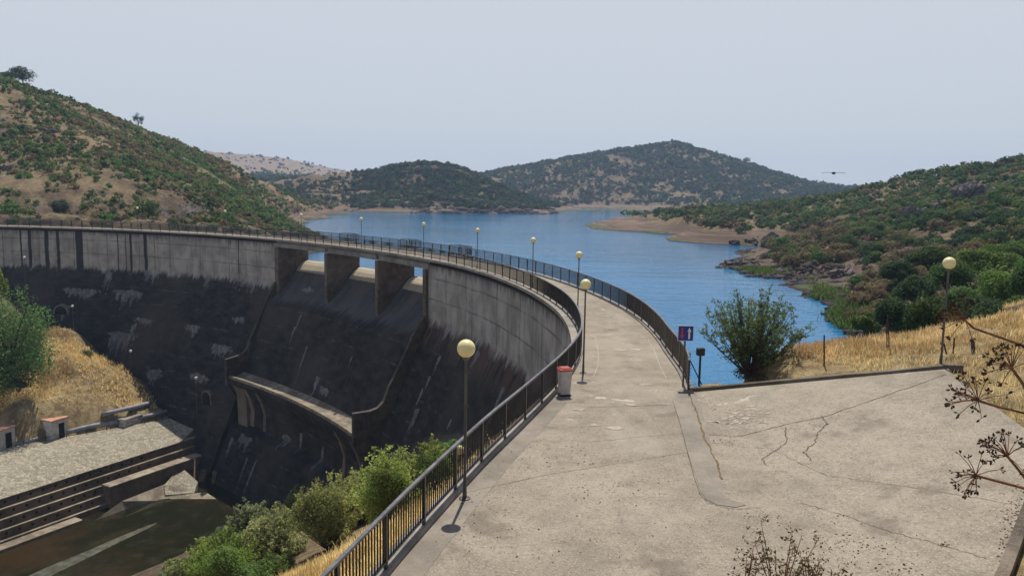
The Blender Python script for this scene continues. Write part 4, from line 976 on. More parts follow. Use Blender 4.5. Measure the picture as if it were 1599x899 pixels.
# pipes
def pipe(PX, r, label):
    P = []
    for px, py, z in PX:
        h_ = ghit(px, py + 4, 60, 125); P.append((h_[0], h_[1], h_[2] + r * .9) if h_ else onz(px, py, z))
    P0 = P[0]; Q = []
    for a, b_ in zip(P[:-1], P[1:]):
        for k in range(4): Q.append(Vector(a).lerp(Vector(b_), k / 4))
    Q.append(Vector(P[-1])); return tag(MB().tube([q for q in Q], r, 10).build('pipe', M['pipe'], None, smooth=True), label, 'pipe', 'grey pipes along the paved bank')
pipe([(-60, 712, -24.0), (0, 699, -24.0), (62, 684, -24.0)], .32, 'grey pipe section between the two white huts')
pipe([(104, 674, -24.2), (140, 665, -24.2), (188, 657, -24.0)], .32, 'grey pipe section between the white hut and the low chamber')
pipe([(213, 652, -23.9), (240, 646, -23.9), (264, 640, -23.9)], .28, 'grey pipe stub running from the low chamber to the dam foot')
pipe([(160, 646, -22.2), (200, 637, -22.2), (236, 628, -22.2)], .32, 'upper grey pipe along the toe of the dry grass mound')
# thin cable rail in front of the huts
cr = empty('cable_rail', onz(0, 708, -24.5), 'thin dark rail on short posts in front of the huts', 'rail')
m = MB(); Pc = [Vector(H_far) , Vector(H0), Vector(H1)]
for q in range(-16, 17):
    p = Vector(H0) + hx * q * 1.2 + nx * .3 if q < 0 else Vector(H0).lerp(Vector(H1), q / 17) + nx * .3
    if q % 2 == 0: MB().box(p + Vector((0, 0, .25)), (.06, .06, .55)).build('post', M['black'], cr)
m.bar(Vector(H0) - hx * 19 + nx * .3 + Vector((0, 0, .5)), Vector(H0) + nx * .3 + Vector((0, 0, .5)), .04, .04); m.bar(Vector(H0) + nx * .3 + Vector((0, 0, .5)), Vector(H1) + nx * .3 + Vector((0, 0, .5)), .04, .04)
m.build('cable', M['black'], cr)

# ------------------------------------------------------------------ vegetation
G_DARK = np.array([.042, .070, .030]); G_MID = np.array([.068, .112, .036]); G_OLIVE = np.array([.115, .125, .045]); G_BROWN = np.array([.140, .108, .062]); G_BRIGHT = np.array([.115, .165, .045]); G_GREY = np.array([.060, .080, .050])
def leafcloud(P, N, size, rs):
    """quads at P facing roughly N"""
    n = len(P); N = N + rs.normal(0, .55, (n, 3)); N /= np.linalg.norm(N, axis=1)[:, None] + 1e-9
    R = rs.normal(0, 1, (n, 3)); T = np.cross(N, R); T /= np.linalg.norm(T, axis=1)[:, None] + 1e-9; B = np.cross(N, T)
    s = (np.asarray(size) * rs.uniform(.6, 1.3, n))[:, None]; T = T * s; B = B * s * .55
    V = np.stack([P - T, P - B * rs.uniform(.6, 1.2, (n, 1)), P + T, P + B * rs.uniform(.6, 1.2, (n, 1))], 1).reshape(-1, 3)
    return V
def quads(n): return np.arange(n * 4).reshape(n, 4)
def crown(rx, ry, rz, lobes, per, leaf, rs, lobe_r=.42, zlift=0.0, col=G_MID, colv=.35, gaps=.0, bottom=-.25):
    Ps = []; Ns = []; Cs = []
    for _ in range(lobes):
        while True:
            d = rs.normal(0, 1, 3); d /= np.linalg.norm(d)
            if d[2] > bottom: break
        c = d * rs.uniform(.35, .78); lr = lobe_r * rs.uniform(.65, 1.25)
        m = int(per * rs.uniform(.7, 1.3)); u = rs.normal(0, 1, (m, 3)); u /= np.linalg.norm(u, axis=1)[:, None]
        rr_ = lr * (rs.uniform(.35, 1.0, m) ** .45)[:, None]
        P = c + u * rr_; Ps.append(P); Ns.append(u + [0, 0, .35]); k = 1 + rs.uniform(-colv, colv)
        Cs.append(np.repeat((col * k * (1 + rs.uniform(-.25, .25, (m, 1)))), 4, 0))
    P = np.concatenate(Ps); N = np.concatenate(Ns); C = np.concatenate(Cs)
    P = P * [rx, ry, rz]; P[:, 2] += zlift
    V = leafcloud(P, N, np.full(len(P), leaf), rs); return V, C

# --- scrub on every hillside
def plant_mask(x, y, z):
    """how likely scrub grows here"""
    r = np.hypot(x, y); th, t = to_pol(x, y); a = np.arctan2(x, y)
    cl = fbm(x / 22, y / 22, 3, 31) + .5 * fbm(x / 7, y / 7, 2, 33)
    d = .8 + cl * 1.3
    left = (a < -.13) & (r < 480)
    d = np.where(left, .62 + cl * 1.6 + .25 * sstep(150, 260, r), d)
    d = np.where((a >= -.15) & (a < .1) & (r > 400), .90 + cl * 1.4, d)
    d = np.where((a > -.1) & (r > 600), .86 + cl * 1.4, d)
    d = np.where((a < -.12) & (r > 560), .05 + .5 * (cl > .12), d)
    d = np.where((a > .18) & (r < 420), 1.0 + cl * 1.0, d)
    d = np.where(z < LAKE + np.where((r > 195) & (a > .1), 3.3, np.where(a > .1, 1.1, 2.4)) + fbm(x / 9, y / 9, 2, 4), 0, d)
    d = np.where((th > 4) & (t > -6) & (th < 100), 0, d)
    d = np.where((t > 0) & (th > -20), 0, d)            # downstream: planted by hand
    d = np.where(r < 46, 0, d)
    return np.clip(d, 0, 1)
rs = np.random.default_rng(11)
cand = []
for r0, r1, n_, a0, a1 in ((46, 120, 3600, -1.0, .95), (120, 250, 17000, -.95, .9), (120, 330, 15000, -.75, -.15), (250, 480, 22000, -.75, .8), (400, 620, 14000, -.2, .12), (480, 1000, 48000, -.5, .62), (1000, 1600, 9000, -.7, .6)):
    rr_ = np.sqrt(rs.uniform(r0 ** 2, r1 ** 2, n_)); aa = rs.uniform(a0, a1, n_); cand.append(np.c_[rr_ * np.sin(aa), rr_ * np.cos(aa)])
cand = np.concatenate(cand); cz = ground(cand[:, 0], cand[:, 1]); keep = rs.uniform(0, 1, len(cand)) < plant_mask(cand[:, 0], cand[:, 1], cz)
cand, cz = cand[keep], cz[keep]; cr_ = np.hypot(cand[:, 0], cand[:, 1])
size = np.minimum(rs.lognormal(0, .34, len(cand)), 1.65) * np.interp(cr_, [50, 150, 300, 500, 900, 1500], [1.3, 1.75, 2.3, 2.7, 4.2, 4.2])
size = np.where((np.arctan2(cand[:, 0], cand[:, 1]) < -.13) & (cr_ < 420), size * .66, size)
# visible test: keep those whose top is above everything in front (coarse)
top = (cz + size * 1.3 - CAMH) / cand[:, 1]
grid_a = np.round((cand[:, 0] / cand[:, 1]) * 300).astype(int)
# horizon profile of the terrain by column
gA = np.linspace(-1.6, 1.6, 961); gY = np.exp(np.linspace(math.log(20), math.log(1700), 260))
GX, GY = np.meshgrid(gA, gY, indexing='ij'); GZ = (ground(GX * GY, GY) - CAMH) / GY; HM = np.maximum.accumulate(GZ, axis=1)
ia = np.clip(np.round((cand[:, 0] / cand[:, 1] + 1.6) / 3.2 * 960).astype(int), 0, 960); iy = np.clip(np.searchsorted(gY, cand[:, 1] - 3), 0, 259)
vis = top > HM[ia, np.maximum(iy - 1, 0)] - .004
cand, cz, cr_, size = cand[vis], cz[vis], cr_[vis], size[vis]
print('scrub', len(cand))
ca = np.arctan2(cand[:, 0], cand[:, 1])
# colours per bush
u = rs.uniform(0, 1, len(cand)); hue = fbm(cand[:, 0] / 30, cand[:, 1] / 30, 2, 51)
colr = np.where((u < .46)[:, None], G_DARK, np.where((u < .74)[:, None], G_MID, np.where((u < .90)[:, None], G_OLIVE, G_BROWN)))
lf = (ca < -.13) & (cr_ < 480); colr = np.where((lf & (u + hue * .8 > .72))[:, None], G_BROWN * 1.05, colr); colr = np.where((lf & (u < .32))[:, None], G_MID * 1.3, colr)
colr = np.where(((cr_ > 500) & (u > .8))[:, None], G_BROWN * .7, colr); colr = np.where((cr_ > 420)[:, None], colr * [.62, .70, .92], colr)  # distant bushes tinted bluish, haze over distance put into their colour
nb = (ca > .12) & (cr_ < 240) & (cz < LAKE + 5.5); colr = np.where((nb & (rs.uniform(0, 1, len(cand)) < .5))[:, None], np.array([.115, .085, .06]), colr)
colr = colr * rs.uniform(.75, 1.3, (len(cand), 1))
# the individual shrubs: largest on screen within the view
sx_ = cand[:, 0] / cand[:, 1]; inview = (np.abs(sx_) < .63)
scr = np.where(inview, size / cr_, 0); order = np.argsort(-scr); ind = order[:285]; rest = np.ones(len(cand), bool); rest[ind] = False
# bulk scrub
idx = np.where(rest)[0]; Vs = []; Cs = []
lodn = np.clip((size[idx] / cr_[idx] * 788) ** 1.4 * 3.0, 22, 200).astype(int)
unit = []
for k in range(14):
    r2 = np.random.default_rng(100 + k); Pn = []
    for _ in range(6):
        while True:
            d = r2.normal(0, 1, 3); d /= np.linalg.norm(d)
            if d[2] > -.1: break
        c = d * r2.uniform(.3, .65); uu = r2.normal(0, 1, (90, 3)); uu /= np.linalg.norm(uu, axis=1)[:, None]; Pn.append(np.c_[c + uu * .42 * r2.uniform(.4, 1, (90, 1)) ** .4, uu])
    Pn = np.concatenate(Pn); r2.shuffle(Pn); unit.append(Pn)
for j, ii in enumerate(idx):
    n_ = lodn[j]; un = unit[ii % 14][:n_]; s = size[ii]; a = (ii * 2.399) % 6.283; ca_, sa_ = math.cos(a), math.sin(a)
    P = un[:, :3] * [s * .62, s * .62, s * .52]; P = np.c_[P[:, 0] * ca_ - P[:, 1] * sa_, P[:, 0] * sa_ + P[:, 1] * ca_, P[:, 2]]
    P += [cand[ii, 0], cand[ii, 1], cz[ii] + s * .22]; N = un[:, 3:] + [0, 0, .3]
    Vs.append((P, N, np.full(n_, s * min(.26, 1.25 / math.sqrt(n_))), np.repeat(colr[ii][None], n_, 0)))
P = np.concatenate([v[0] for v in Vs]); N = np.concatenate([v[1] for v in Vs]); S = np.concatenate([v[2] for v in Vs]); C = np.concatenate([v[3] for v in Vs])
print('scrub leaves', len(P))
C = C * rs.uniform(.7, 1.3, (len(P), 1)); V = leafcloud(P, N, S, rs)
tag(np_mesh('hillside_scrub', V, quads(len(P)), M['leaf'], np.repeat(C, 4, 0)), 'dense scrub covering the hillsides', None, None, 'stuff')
# individual shrubs with shared meshes
protos = []
for ci, c in enumerate((G_DARK, G_DARK * 1.2, G_MID, G_MID * .85, G_OLIVE, G_BROWN, G_GREY)):
    r2 = np.random.default_rng(200 + ci); V, C = crown(.62, .62, .52, 16, 95, .055, r2, col=c); 
    o = np_mesh('shrub', V, quads(len(V) // 4), M['leaf'], C); o.location = (0, 0, -500); protos.append(o)
used = set()
for ii in ind:
    side = 'left' if ca[ii] < -.1 else 'right'
    k = {0: 0}.get(0); d_ = [np.abs(colr[ii] / colr[ii].sum() - c / c.sum()).sum() + .3 * abs(colr[ii].sum() - c.sum()) for c in (G_DARK, G_DARK * 1.2, G_MID, G_MID * .85, G_OLIVE, G_BROWN, G_GREY)]; k = int(np.argmin(d_))
    if k == 0 and ii % 3 == 0: k = 1
    if k == 1 and ii % 5 == 0: k = 6
    if k not in used: o = protos[k]; used.add(k)
    else: o = protos[k].copy(); COL.objects.link(o)
    s = float(size[ii]); o.location = (cand[ii, 0], cand[ii, 1], cz[ii] + s * .2); o.rotation_euler = (0, 0, float(ii) * 2.4); o.scale = (s * 1.05, s * 1.05, s * (0.9 + .3 * ((ii * 7) % 10) / 10))
    cn = ['dark green', 'dark green', 'mid green', 'mid green', 'olive', 'brown', 'grey green'][k]
    hillname = 'left hillside behind the dam' if side == 'left' else 'right hillside above the lake'
    tag(o, f'{cn} shrub growing on the {hillname}', 'shrub', f'{cn} shrubs on the {hillname}')
for k, o in enumerate(protos):
    if k not in used: bpy.data.objects.remove(o)

# --- hand placed shrubs and trees
def shrub(loc, rx, rz, label, col=G_MID, lobes=26, per=130, leaf=.055, seed=1, name='shrub', cat='shrub', group=None, stems=9, colv=.3, lobe_r=.36, airy=0, lift=.45, bottom=-.2):
    o = empty(name, loc, label, cat, group); r2 = np.random.default_rng(seed); rr2 = random.Random(seed)
    V, C = crown(rx, rx, rz, lobes, per, leaf, r2, lobe_r, rz * lift + .02, col, colv, bottom=bottom)
    np_mesh('foliage', V, quads(len(V) // 4), M['leaf'], C, parent=o, loc=(0, 0, 0))
    m = MB()
    for k in range(stems):
        a = rr2.uniform(0, 6.28); e = rr2.uniform(.3, .9); tip = Vector((math.cos(a) * rx * e * .8, math.sin(a) * rx * e * .8, rz * (lift + rr2.uniform(.3, .8)))); mid = tip * .5 + Vector((0, 0, rz * .12))
        r0 = .02 * rx + .012; m.tube([(0, 0, -.2), tuple(mid), tuple(tip)], [r0, r0 * .6, r0 * .2], 5)
        for q in range(4):
            t2 = mid.lerp(tip, rr2.uniform(0, .7)); d2 = Vector((rr2.uniform(-1, 1), rr2.uniform(-1, 1), rr2.uniform(.1, 1))).normalized() * rx * .4; m.tube([tuple(t2), tuple(t2 + d2)], [r0 * .4, r0 * .12], 4)
    m.build('stems', M['bark'], o, loc=(0, 0, 0))
    return o
# willow-like bush on the hump: upright feathery shoots
def willow(loc, w, h, label, seed=5, c0=(.085, .105, .052), name='willow_bush', group=None, n=74, leaf=.046, twig=1.0):
    o = empty(name, loc, label, 'bush', group); rr2 = random.Random(seed); r2 = np.random.default_rng(seed); m = MB(); P = []; N = []; C = []
    for k in range(n):
        a = rr2.uniform(0, 6.283); e = math.sqrt(rr2.uniform(.0, 1)); out = w * .5 * e
        top = h * (1.0 - .50 * e ** 2.2) * rr2.uniform(.82, 1.05)
        b0 = Vector((rr2.uniform(-.18, .18), rr2.uniform(-.15, .15), -.1)); tip = Vector((math.cos(a) * out, math.sin(a) * out * .9, top)); c1 = Vector((tip.x * .45, tip.y * .45, top * .35))
        pts = [((1 - t) ** 2) * b0 + 2 * t * (1 - t) * c1 + t * t * tip for t in np.linspace(0, 1, 7)]
        m.tube([tuple(p) for p in pts], [.028 * (1 - .9 * t) + .003 for t in np.linspace(0, 1, 7)], 5)
        base_c = np.array(c0) * rr2.uniform(.7, 1.35) + np.array([.012, .016, 0]) * rr2.uniform(0, 1)
        for q in range(14):
            t = rr2.uniform(.32, 1.0); p0 = ((1 - t) ** 2) * b0 + 2 * t * (1 - t) * c1 + t * t * tip
            dd = Vector((rr2.gauss(0, 1), rr2.gauss(0, 1), rr2.uniform(.2, 1.6))).normalized(); L_ = rr2.uniform(.18, .52) * twig
            m.tube([tuple(p0), tuple(p0 + dd * L_)], [.006, .002], 3, False)
            for z_ in range(17):
                u_ = rr2.uniform(.1, 1.05); pp = p0 + dd * L_ * u_ + Vector((rr2.gauss(0, .035 * twig), rr2.gauss(0, .035 * twig), rr2.gauss(0, .035 * twig))); P.append(tuple(pp)); N.append((rr2.gauss(0, 1), rr2.gauss(0, 1), rr2.gauss(0, 1))); C.append(base_c * rr2.uniform(.7, 1.4))
    m.build('stems', M['bark'], o, loc=(0, 0, 0))
    V = leafcloud(np.array(P), np.array(N), np.full(len(P), leaf), r2); np_mesh('foliage', V, quads(len(P)), M['leaf'], np.repeat(np.array(C), 4, 0), parent=o, loc=(0, 0, 0)); return o
wl = ghit(1172, 583) or at(1172, 583, 30); print('willow', wl)
ws = wl[1] / F
willow((wl[0], wl[1], wl[2] - .05), 176 * ws, 140 * ws, 'feathery grey green willow bush on the grassy hump beside the blue sign', c0=(.11, .155, .066))
BRS = []

HP = []
def hand(px, pyb, wpx, hpx, label, **k):
    """shrub whose foot shows at (px, pyb), wpx wide and hpx tall in photo pixels"""
    Y = k.pop('Y', None); p = at(px, pyb, Y) if Y else ghit(px, pyb)
    if p is None: print('no hit', px, pyb); return
    if Y: p = (p[0], p[1], p[2])
    s = p[1] / F; rx = wpx * s / 2; rz = hpx * s * .62
    HP.append((px, pyb, [round(v, 1) for v in p])); k.setdefault('leaf', max(.04, .0016 * p[1]))
    return shrub(p, rx * .82, rz * .9, label, lift=.5, seed=int(px * 7 + pyb), **k)
hand(1195, 594, 120, 26, 'low brown dead brush spread under the willow bush', col=G_BROWN * .8, lobes=26, per=110, Y=29.4, leaf=.04)
hand(1250, 588, 70, 18, 'thin reddish brown brush in the grass between the willow bush and the rusty post', col=G_BROWN * 1.1, lobes=14, per=80, Y=30, leaf=.035)
# below the near railing
NS = 'shrubs on the slope below the near railing'
hand(602, 800, 98, 108, 'bright green bush with visible stems next to the near railing', col=G_BRIGHT * 1.2, lobes=46, per=190, Y=32, group=NS, lobe_r=.3)
hand(500, 828, 130, 100, 'olive green bush against the foot of the ski jump wall', col=G_OLIVE * 1.5, lobes=50, per=190, Y=38, group=NS, lobe_r=.3)
hand(680, 755, 90, 70, 'green bush behind the railing at the reddish rock toe', col=G_BRIGHT * .8, lobes=36, per=150, Y=40, group=NS)
hand(355, 915, 96, 90, 'vivid green bush at the bottom of the slope', col=G_BRIGHT * 1.2, lobes=44, per=170, Y=35, group=NS)
_r = random.Random(17)
_c = (G_OLIVE * 1.5, G_BRIGHT * 1.0, G_GREY * 2.0, G_OLIVE * 1.3, G_OLIVE * 1.7, G_MID * 1.9)
_n = ('olive', 'fresh green', 'grey green', 'olive', 'yellow olive', 'mid green')
for k, (px, py, w_, h_) in enumerate(((470, 800, 70, 60), (565, 770, 80, 60), (640, 778, 70, 62), (655, 742, 60, 40), (700, 722, 70, 44), (430, 850, 100, 66), (390, 870, 110, 84), (330, 905, 90, 66), (300, 925, 90, 60), (400, 822, 70, 44), (440, 815, 60, 40),
        (430, 900, 90, 50), (390, 925, 110, 66), (350, 862, 50, 34), (320, 880, 60, 40), (530, 800, 80, 56), (620, 740, 60, 40), (600, 755, 60, 40), (480, 775, 46, 30), (370, 840, 50, 34), (420, 800, 44, 30), (285, 905, 50, 40), (260, 930, 60, 50), (655, 790, 40, 34), (545, 780, 60, 50), (450, 835, 70, 50), (410, 850, 70, 50), (355, 850, 60, 34), (380, 838, 60, 34), (335, 870, 60, 36), (310, 892, 60, 40), (365, 880, 80, 50), (270, 915, 60, 40), (250, 935, 60, 40), (230, 930, 60, 40), (300, 900, 60, 40), (275, 895, 50, 34), (320, 860, 50, 30), (345, 845, 46, 30), (290, 930, 80, 50), (415, 880, 90, 60), (345, 935, 90, 60), (510, 790, 60, 44), (590, 790, 60, 44))):
    q = ghit(px, py, 12, 110); j = _r.randrange(6)
    if q: hand(px, py, w_, h_, _n[j] + ' bush in the thicket between the pool and the near railing', col=_c[j] * _r.uniform(.85, 1.15), lobes=30, per=150, Y=q[1], group=_n[j] + ' bushes in the thicket', lobe_r=.32)
for k, (px, py, w_, h_, Y_, c_, lb) in enumerate(((610, 812, 130, 128, 33, (.25, .29, .09), 'tall feathery green bush with bare stems just outside the near railing'), (515, 845, 140, 104, 39, (.28, .29, .11), 'wide yellow green feathery bush in front of the ski jump foot'),
        (670, 768, 110, 82, 41, (.23, .27, .09), 'feathery green bush behind the railing near the slope lamps'), (430, 880, 130, 88, 42, (.25, .26, .12), 'wide greyish olive feathery bush above the pool'),
        (350, 925, 130, 110, 38, (.17, .25, .06), 'bright green feathery bush in the lower left thicket'), (395, 850, 90, 70, 50, (.18, .19, .105), 'pale grey green feathery bush at the dark water edge'),
        (560, 800, 100, 74, 44, (.27, .28, .11), 'olive feathery bush right under the ski jump end wall'), (295, 935, 90, 70, 40, (.20, .21, .095), 'grey olive feathery bush at the lowest corner of the thicket'))):
    p_ = at(px, py, Y_); q_ = gz(p_[0], p_[1]); sc_ = Y_ / F
    willow((p_[0], p_[1], min(p_[2], q_) - .05), w_ * sc_, h_ * sc_ + max(0, p_[2] - q_), lb, 60 + k, c_, 'feathery_bush', None, 64, .0019 * Y_, 1.25)
# left valley
hand(14, 578, 210, 158, 'big round green tree on the mound at the left edge', col=G_MID * 1.6, lobes=110, per=230, leaf=.17, bottom=-1, lobe_r=.3, name='round_tree', cat='tree', stems=12, Y=98)
hand(-60, 560, 130, 120, 'dark tree mostly outside the left edge beside the round tree', col=G_MID, lobes=40, per=120, leaf=.2, name='round_tree', cat='tree', Y=100)
hand(2, 470, 34, 66, 'yellow green leafy sapling at the left edge beside a white lamp', col=np.array([.16, .19, .03]), lobes=16, per=90, leaf=.14, cat='tree', name='sapling', Y=104)
hand(135, 560, 34, 20, 'small dull bush on the crest of the dry grass mound', col=G_OLIVE, lobes=12, per=60, leaf=.12, Y=108)
hand(30, 610, 60, 30, 'dark low bush in front of the big round tree', col=G_DARK, lobes=16, per=70, leaf=.12, Y=96)
# skyline trees on the left hill
def tree(px, pyb, wpx, hpx, label, Y, col=G_DARK, seed=1, airy=False, group=None):
    Yc = np.linspace(Y * .8, Y * 1.25, 80); dd_ = ray(px, pyb); gg = ground(dd_.x * Yc, Yc); 
    if group is None and pyb < 300: Y = float(Yc[int(np.argmax((gg - CAMH) / Yc))])
    p = at(px, pyb, Y); g = gz(p[0], p[1]); s = Y / F; H = hpx * s; W = wpx * s; top = max(p[2] + H, g + H * .72); H = top - g
    o = empty('hill_tree', (p[0], p[1], g), label, 'tree', group); rr2 = random.Random(seed); r2 = np.random.default_rng(seed)
    m = MB(); m.tube([(0, 0, -.5), (.03 * H, 0, H * .4), (0, .02 * H, H * .85)], [.035 * H, .025 * H, .008 * H], 7)
    for k in range(9):
        a = rr2.uniform(0, 6.28); z0 = H * rr2.uniform(.25, .6); m.tube([(0, 0, z0), (math.cos(a) * W * .2, math.sin(a) * W * .2, z0 + H * .12), (math.cos(a) * W * .4, math.sin(a) * W * .4, z0 + H * .3)], [.014 * H, .009 * H, .003 * H], 5)
    m.build('trunk', M['bark'], o, loc=(0, 0, 0))
    V, C = crown(W * .45, W * .45, H * .42, 14 if airy else 26, 55 if airy else 100, .17 if airy else .22, r2, .30 if airy else .38, H * .58, col, .3, bottom=-.9)
    np_mesh('crown', V, quads(len(V) // 4), M['leaf'], C, parent=o, loc=(0, 0, 0))
tree(37, 158, 48, 40, 'dark round tree on the skyline at the top left', 206, G_DARK * .9, 3)
tree(12, 140, 34, 16, 'low green tree left of the dark round skyline tree', 204, G_MID, 4)
tree(216, 218, 24, 38, 'slender see-through tree standing alone on the left ridge', 226, G_GREY, 5, True)
tree(165, 204, 26, 16, 'rounded bush-like tree on the left ridge between two others', 219, G_DARK, 6)
tree(132, 190, 14, 12, 'small round tree on the left ridge', 214, G_DARK, 7)
tree(230, 345, 56, 38, 'round green tree behind the crest near the second lamp from left', 146, G_MID, 8)
tree(355, 347, 34, 22, 'dark green bushy tree behind the crest by the pale clearing', 165, G_MID * .9, 9)
tree(95, 348, 34, 36, 'grey green tree rising behind the left end of the crest', 150, G_GREY, 10)
tree(15, 350, 50, 22, 'vivid green bushy tree behind the crest at the left edge', 146, G_MID * 1.3, 12)
tree(1344, 302, 12, 7, 'small pale tree standing out on the right skyline', 292, G_GREY, 11, True)
tree(1166, 254, 16, 9, 'dark round tree on the right shoulder of the big hill', 889, G_DARK, 13)
# right side, behind the dry grass
RS_ = 'green shrubs behind the dry grass strip'
rlist = [(1392, 527, 96, 80, G_DARK * 1.2, 46), (1440, 528, 90, 95, G_MID * .9, 44), (1352, 524, 56, 48, G_BRIGHT * .8, 50), (1500, 510, 100, 80, G_MID * 1.05, 48), (1560, 480, 120, 85, G_BRIGHT * 1.0, 52), (1610, 470, 100, 90, G_MID, 50), (1428, 474, 90, 56, G_DARK * 1.2, 62), (1480, 455, 110, 60, G_MID, 66), (1540, 430, 120, 60, G_BRIGHT * .95, 70), (1600, 420, 110, 60, G_MID * 1.1, 72), (1405, 440, 80, 44, G_DARK * 1.1, 80), (1450, 420, 90, 44, G_MID * .9, 86)]
wds = ['broad dark shrub left of the far right lamp', 'mid green shrub directly left of the far right lamp pole', 'bright green shrub at the end of the lake shore', 'green shrub right behind the far right lamp', 'bright green shrub right of the lamp globe', 'green shrub at the right edge above the dry grass', 'dark shrub above the broad dark shrub', 'mid green shrub behind the lamp globe', 'bright shrub on the slope right of the globe', 'shrub at the right edge below the rocks', 'dark shrub on the slope above the shore rocks', 'mid green shrub high on the slope left of the globe']
for (px, py, w_, h_, c_, Y_), lb in zip(rlist, wds): hand(px, py, w_, h_, lb, col=c_, lobes=40, per=170, Y=Y_, group=RS_, lobe_r=.3, leaf=.0019 * Y_)
print(HP)

# --- dry grass and reeds (nobody could count them)
def grass(name, pts, hts, cols, label, w=.012, blades=5, rs=rs, spread=.10):
    n = len(pts) * blades; P = np.repeat(pts, blades, 0); H = np.repeat(hts, blades) * rs.uniform(.5, 1.15, n); a = rs.uniform(0, 6.283, n); P = P + np.c_[rs.normal(0, spread, n), rs.normal(0, spread, n), np.zeros(n)]
    L = np.c_[rs.normal(0, .28, n) * H, rs.normal(0, .28, n) * H, H]; W = np.c_[np.cos(a), np.sin(a), np.zeros(n)] * (w * np.maximum(1, P[:, 1:2] / 28))
    m_ = P + L * .55; m_[:, 2] += H * .06
    V = np.stack([P - W, P + W, m_ + W * .7, m_ - W * .7, P + L + W * .25, P + L - W * .25], 1).reshape(-1, 3)
    b = np.arange(n) * 6; Qd = np.concatenate([np.c_[b, b + 1, b + 2, b + 3], np.c_[b + 3, b + 2, b + 4, b + 5]])
    C = np.repeat(np.repeat(cols, blades, 0) * rs.uniform(.7, 1.3, (n, 1)), 6, 0)
    tag(np_mesh(name, V, Qd, M['leaf'], C), label, None, None, 'stuff')
def scatter(n, x0, x1, y0, y1, cond):
    x = rs.uniform(x0, x1, n); y = rs.uniform(y0, y1, n); k = cond(x, y); x, y = x[k], y[k]; return np.c_[x, y, ground(x, y) - .03]
YEL = np.array([.69, .545, .285]); OCH = np.array([.49, .35, .165])
def c_strip(x, y): pd = polydist(x, y, PLAT); th, t = to_pol(x, y); return (pd > .3) & (x > 6) & (y > 25.5) & (np.hypot(x - 16, y - 36) < 26) & (np.hypot(x - wl[0], y - wl[1]) > 1.7) & (rs.uniform(0, 1, len(x)) < .35 + .65 * sstep(.8, 3.0, pd)) & (t < -3.4) & (fbm(x / 1.6, y / 1.6, 3, 44) > -.16)
p = scatter(30000, 6, 40, 25, 50, c_strip); pdn = polydist(p[:, 0], p[:, 1], PLAT)
grass('dry_grass', p, .06 + .27 * sstep(1.0, 3.4, pdn) * rs.uniform(.6, 1.2, len(p)), np.where((fbm(p[:, 0] / 2.5, p[:, 1] / 2.5, 2, 8) > .02)[:, None], YEL, OCH), 'dry yellow grass on the strip behind the yard kerb', blades=6)
p = scatter(9000, 9, 30, 17, 32, lambda x, y: (polydist(x, y, PLAT) > .25) & (x > 12)); grass('dry_grass', p, rs.uniform(.08, .3, len(p)), np.where((rs.uniform(0, 1, len(p)) < .7)[:, None], YEL, G_OLIVE * 1.6), 'dry grass right of the yard', blades=6)
p = scatter(26000, -14, 1, 8, 34, lambda x, y: (to_pol(x, y)[1] > .6)); grass('dry_grass', p, rs.uniform(.12, .45, len(p)), np.where((fbm(p[:, 0] / 2, p[:, 1] / 2, 2, 9) > -.08)[:, None], YEL * 1.05, OCH), 'dry straw coloured grass on the slope below the near railing', blades=6)
p = scatter(16000, -85, -38, 88, 118, lambda x, y: (to_pol(x, y)[1] > 9) & (polydist(x, y, PAVE) > 2.2) & ((x - T0[0]) * nx.x + (y - T0[1]) * nx.y < 0)); grass('dry_grass', p, rs.uniform(.15, .6, len(p)), np.where((fbm(p[:, 0] / 4, p[:, 1] / 4, 3, 10) > -.12)[:, None], YEL * .95, OCH * .7), 'dry orange grass on the mound below the dam', blades=4, spread=.25)
# reeds along the right shore
RL = [q for q in (ghit(*p) for p in ((1165, 427), (1200, 434), (1235, 443), (1265, 455), (1290, 468), (1308, 482), (1322, 498), (1332, 512))) if q]
rp = []
for a_, b_ in zip(RL[:-1], RL[1:]):
    n_ = 1500; t_ = rs.uniform(0, 1, n_)[:, None]; q_ = np.array(a_[:2]) * (1 - t_) + np.array(b_[:2]) * t_ + rs.normal(0, 1.0, (n_, 2)) * [1.3, 1.6]; rp.append(q_)
rp = np.concatenate(rp); rp = np.c_[rp, ground(rp[:, 0], rp[:, 1]) - .03]; rp = rp[(rp[:, 2] > LAKE + .02)]
grass('green_reeds', rp, rs.uniform(.35, .8, len(rp)), np.where((rs.uniform(0, 1, len(rp)) < .75)[:, None], G_BRIGHT * .75, G_OLIVE * 1.1), 'green reed belt along the right shore', blades=4, spread=.35, w=.025)

